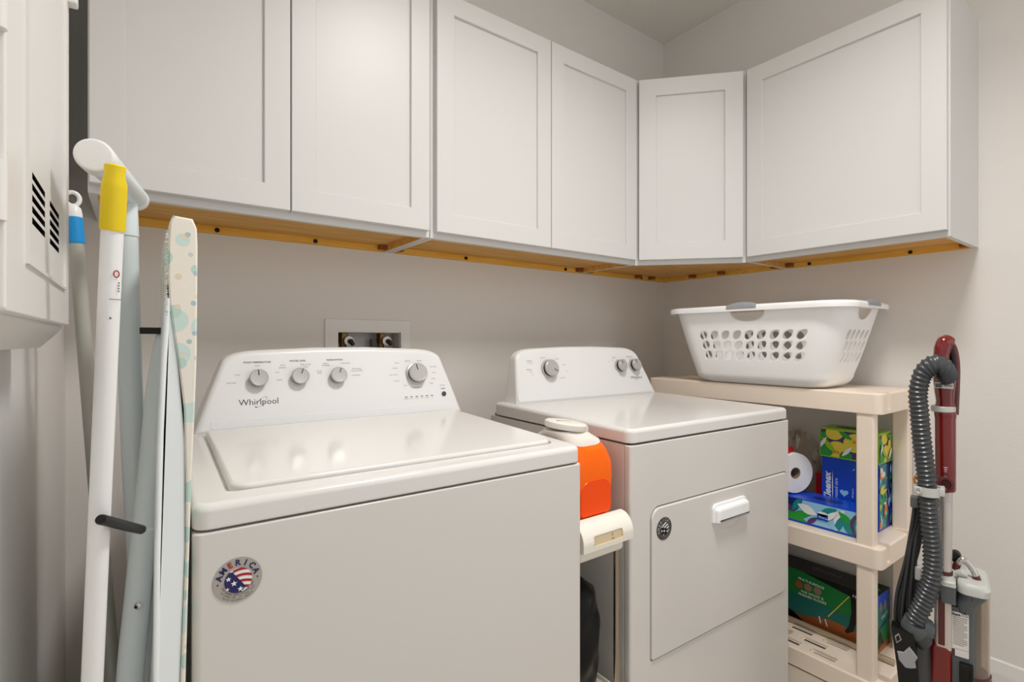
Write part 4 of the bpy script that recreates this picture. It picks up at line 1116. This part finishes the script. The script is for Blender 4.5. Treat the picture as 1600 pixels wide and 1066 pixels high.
# carry handle
lab(MB('chrome').tube(spline([(.027, .0, .676), (.034, .0, .6895), (.045, .0, .6885), (.058, .0, .675), (.067, .0, .655)], 6), .0068, 14).build('carry_handle', vc), 'shiny silver carry handle')
hc = MB('redd').cyl((.0630, .0, .664), (.0700, .0, .642), .0085, .0105, 16); hc.cyl((.027, 0, .682), (.0225, 0, .668), .0088, .008, 16)
hc.box((.018, -.016, .641), (.034, .016, .651), bev=.003); hc.build('handle_end', vc)
MB('vlight').tube([(.022, -.01, .664), (.034, -.012, .668), (.046, -.010, .664)], [.005, .008, .004], 12).box((.033, -.03, .644), (.056, -.012, .652), bev=.003).build('release_button', vc)
MB('black').lathe([(0, .003), (.010, .002), (.012, -.004), (.012, -.02)], mx=frame((.024, .01, .690), (1, 0, 0), (0, 0, 1)), n=20).build('handle_pivot', vc)
# wand and hand grip
lab(MB('wand').tube([(-.0005, -.012, .640), (.002, -.012, .84)], .0165, 24).build('wand', vc), 'silver extension tube')
MB('redd').cyl((-.0005, -.012, .640), (-.0004, -.012, .653), .0185, n=24).build('wand_collar', vc)
hb = MB('red')
hb.loft([[(x + c, y, z) for x, y in [(hw * math.cos(2 * math.pi * j / 24), -.012 + hd * math.sin(2 * math.pi * j / 24)) for j in range(24)]] for z, c, hw, hd in
         ((.829, .0030, .0200, .020), (.833, .0030, .0215, .021), (.975, .0025, .0220, .022), (.984, .0025, .0235, .024), (.9895, .0020, .0235, .024), (.992, .0020, .0215, .022), (1.003, .002, .0210, .022), (1.012, .002, .0195, .021), (1.03, .001, .0215, .022), (1.058, .001, .0245, .024), (1.068, .001, .0245, .024))])
hbo = hb.build('grip_tube', vc); lab(hbo, 'glossy dark red hand grip tube')
lab(MB('vlight').loft([[(x - .002, y, z) for x, y in [(hw * math.cos(2 * math.pi * j / 28), -.012 + hw * math.sin(2 * math.pi * j / 28)) for j in range(28)]] for z, hw in ((.990, .0245), (.992, .0262), (1.000, .0262), (1.002, .0245))]).build('lock_ring', vc), 'pale grey locking ring')
# arched hand loop on top
lab(MB('red').tube(spline([(-.004, -.012, 1.045), (-.006, -.012, 1.085), (-.004, -.010, 1.115), (.003, -.006, 1.131), (.012, 0, 1.128)], 6), [.017] * 6 + [.0175] * 6 + [.0185] * 6 + [.0165] * 6 + [.010], 20).build('hand_loop', vc), 'rounded red top of the handle')
MB('redd').tube(spline([(.008, .0, 1.131), (.019, .0, 1.119), (.0245, .0, 1.085), (.024, .0, 1.04), (.0215, -.004, .985)], 6), .0085, 14).build('hand_loop_back', vc)
lab(MB('black').tube(spline([(.012, -.005, 1.122), (.0175, -.005, 1.10), (.0185, -.005, 1.06)], 6), .0068, 12).build('grip_inlay', vc), 'black soft grip')
st_ = MB('label').box((-.0215, -.0016, -.0055), (.0170, .0006, .0060), bev=.0003, mx=Matrix.Translation((.002, -.0365, 1.0445)) @ Matrix.Rotation(R(2), 4, 'Y'))
Fs = frame((.002, -.0383, 1.0447), (1, 0, 0), (0, 0, 1))
st_.decal(Fs, [(-.020, -.004), (-.006, -.004), (-.006, .004), (-.020, .004)], 1, 'vgrey'); st_.decal(Fs, [(-.003, -.001), (.014, -.001), (.014, .001), (-.003, .001)], 1, 'ink')
lab(st_.build('name_tag', hbo), 'white sticker on the red grip')
sl_ = MB('redd').lathe([(.014, .002), (.0175, .004), (.016, .006), (.011, .0065), (.008, .002)], mx=frame((.0035, -.0345, .846), (1, 0, 0), (0, 0, 1)), n=28)
sl_.build('release_slide', hbo)
ar = MB('label'); Fa = frame((.003, -.0342, .880), (1, 0, 0), (0, 0, 1))
for k in range(3): ar.decal(Fa, [(-.004 + .001 * k, -.004 * k), (.004 - .001 * k, -.004 * k), (.004 - .001 * k, -.004 * k - .0014), (-.004 + .001 * k, -.004 * k - .0014)], 2, 'label')
ar.build('arrow_mark', hbo)
# ribbed hose
path = spline([(.008, -.030, 1.062), (-.004, -.052, 1.082), (-.022, -.062, 1.086), (-.043, -.066, 1.068), (-.053, -.068, 1.030), (-.050, -.068, .985), (-.045, -.068, .930), (-.037, -.068, .870), (-.0325, -.068, .820), (-.028, -.068, .765), (-.0225, -.068, .705), (-.026, -.070, .655), (-.042, -.072, .606), (-.060, -.074, .566), (-.0610, -.076, .556)], 40)
# resample evenly and make the ribs
def resample(P, step):
    out = [P[0]]; acc = 0
    for a, b_ in zip(P[:-1], P[1:]):
        seg = (b_ - a).length; d0 = step - acc
        while d0 <= seg and seg > 1e-9:
            out.append(a.lerp(b_, d0 / seg)); d0 += step
        acc = seg - (d0 - step)
    return out
rp_ = resample(path, .0023)
MB('hose').tube(rp_, [(.0198 + .0026 * math.sin(2 * math.pi * i / 4)) if i % 4 != 3 else .0186 for i in range(len(rp_))], 22).build('hose', vc, ang=80)
lab(MB('vgrey').tube([(-.060, -.074, .566), (-.064, -.072, .556), (-.055, -.062, .543)], [.0225, .0265, .0245], 24).tube([(-.052, -.058, .552), (-.030, -.045, .545)], [.025, .021], 20).build('hose_cuff', vc), 'grey cuff at the hose foot')
MB('hose').tube([(-.058, -.064, .545), (-.050, -.058, .533), (-.04, -.05, .520)], [.022, .020, .02], 20).build('hose_socket', vc)
clp = MB('vlight'); n = 28
clp.loft([[(x - .0325, y - .068, z) for x, y in [(hw * math.cos(2 * math.pi * j / n), hw * math.sin(2 * math.pi * j / n)) for j in range(n)]] for z, hw in ((.824, .0225), (.824, .0245), (.842, .0245), (.842, .0225), (.824, .0225))], cap0=False, cap1=False)
clp.box((-.020, -.075, .826), (.002, -.030, .842), bev=.003); clp.box((-.062, -.090, .827), (-.030, -.080, .842), bev=.004)
clp.lathe([(.0075, 0), (.0075, .004), (.005, .005), (.004, .002), (0, .002)], mx=frame((-.052, -.090, .8355), (1, 0, 0), (0, 0, 1)), n=20)
lab(clp.build('hose_clip', vc), 'pale grey hose clip')
# cord hook and looped cord
MB('vgrey').box((-.070, -.060, .792), (-.052, -.030, .814), bev=.003).box((-.058, -.055, .80), (-.01, -.03, .812), bev=.002).build('cord_hook', vc)
MB('orng').tube([(-.060, -.06, .842), (-.062, -.06, .852), (-.058, -.062, .858)], .003, 8).build('hook_tip', vc)
for k, (xb, yb_, zb, th) in enumerate(((-.100, -.045, .535, 0), (-.092, -.040, .552, 1), (-.085, -.050, .548, 2), (-.078, -.036, .560, 3), (-.097, -.034, .52, 4))):
    top = (-.060 + .004 * (k % 3), -.050 + .004 * k, .808 - .003 * k)
    pth = spline([top, (-.066 + .002 * k, -.05 + .003 * k, .76), (-.080 + .003 * k, yb_, .68), (xb, yb_, .60), (xb - .003, yb_, zb), (xb + .006, yb_, zb - .020), (xb + .015, yb_, zb), (xb + .014, yb_, .60), (-.070 + .004 * k, yb_, .70), (-.056 + .003 * k, -.046 + .003 * k, .77), (-.052 + .004 * (k % 3), -.046 + .003 * k, .805)], 8)
    MB('cord').tube(pth, .0042, 10).build('cord', vc)
lab(MB('vlight').box((-.062, -.045, .640), (-.046, -.02, .668), bev=.004).cyl((-.054, -.032, .60), (-.054, -.032, .64), .009, n=16, m='hose').build('nozzle_holder', vc), 'pale grey tool holder')
# accessory and lower hose housing on the left
MB('hose').loft([rsec(.34, -.085, -.022, -.060, .04, .025), rsec(.42, -.096, -.024, -.066, .05, .03), rsec(.48, -.094, -.026, -.066, .05, .03), rsec(.515, -.074, -.028, -.06, .04, .022), rsec(.535, -.062, -.032, -.055, .03, .015)]).build('motor_housing', vc)
ac = MB('black').loft([[( -.109 + .020 * math.sin(q * 1.2), -.100, .552 - .145 * q), (-.062 + .012 * q, -.100, .545 - .06 * q - .05 * q * q), (-.062 + .012 * q, -.066, .545 - .06 * q - .05 * q * q), (-.109 + .020 * math.sin(q * 1.2), -.066, .552 - .145 * q)] for q in (0, .1, .3, .5, .75, 1)])
aco = ac.build('accessory_latch', vc)
lab(MB('grip').slab([(-.0955, .504), (-.082, .506), (-.070, .520), (-.061, .512), (-.053, .503), (-.058, .494), (-.056, .482), (-.066, .478), (-.078, .476), (-.092, .488)][::-1], 0, .006, fil=.002, mx=frame((0, -.099, 0), (1, 0, 0), (0, 0, 1))).build('latch_plate', aco), 'silver grey latch plate')
lk = MB('grip'); Fk = frame((0, -.1003, 0), (1, 0, 0), (0, 0, 1))
q4 = [(-.101, .533), (-.0925, .541), (-.086, .529), (-.097, .519)]; q5 = [(-.0985, .532), (-.0925, .537), (-.0885, .529), (-.0965, .522)]
for i in range(4): lk.decal(Fk, [q4[i], q4[(i + 1) % 4], q5[(i + 1) % 4], q5[i]], 2)
lk.build('latch_window', aco)

def fit_vacuum(root):
    """slimmer and taller proportions; the foot and lower body are shortened so that it stands on the floor"""
    seen = set()
    def walk(o):
        for c in o.children:
            if c.type == 'MESH' and c.data.name not in seen:
                seen.add(c.data.name)
                for v in c.data.vertices:
                    x, y, z = v.co
                    z = 1.135 + (z - 1.135) * 1.19 if z > .431 else z * .2972 / .431
                    v.co = (x * .908, y * .95, z)
                c.data.update()
            walk(c)
    bpy.context.view_layer.update(); walk(root)
fit_vacuum(vc)
for c in vc.children:
    if c.name.split('.')[0] in ('bracket', 'bracket_top', 'canister_neck', 'canister_lid', 'rating_label', 'upper_spine', 'spine_stripe', 'lower_spine', 'latch_housing', 'wand_collar'):
        c.location.z += .016
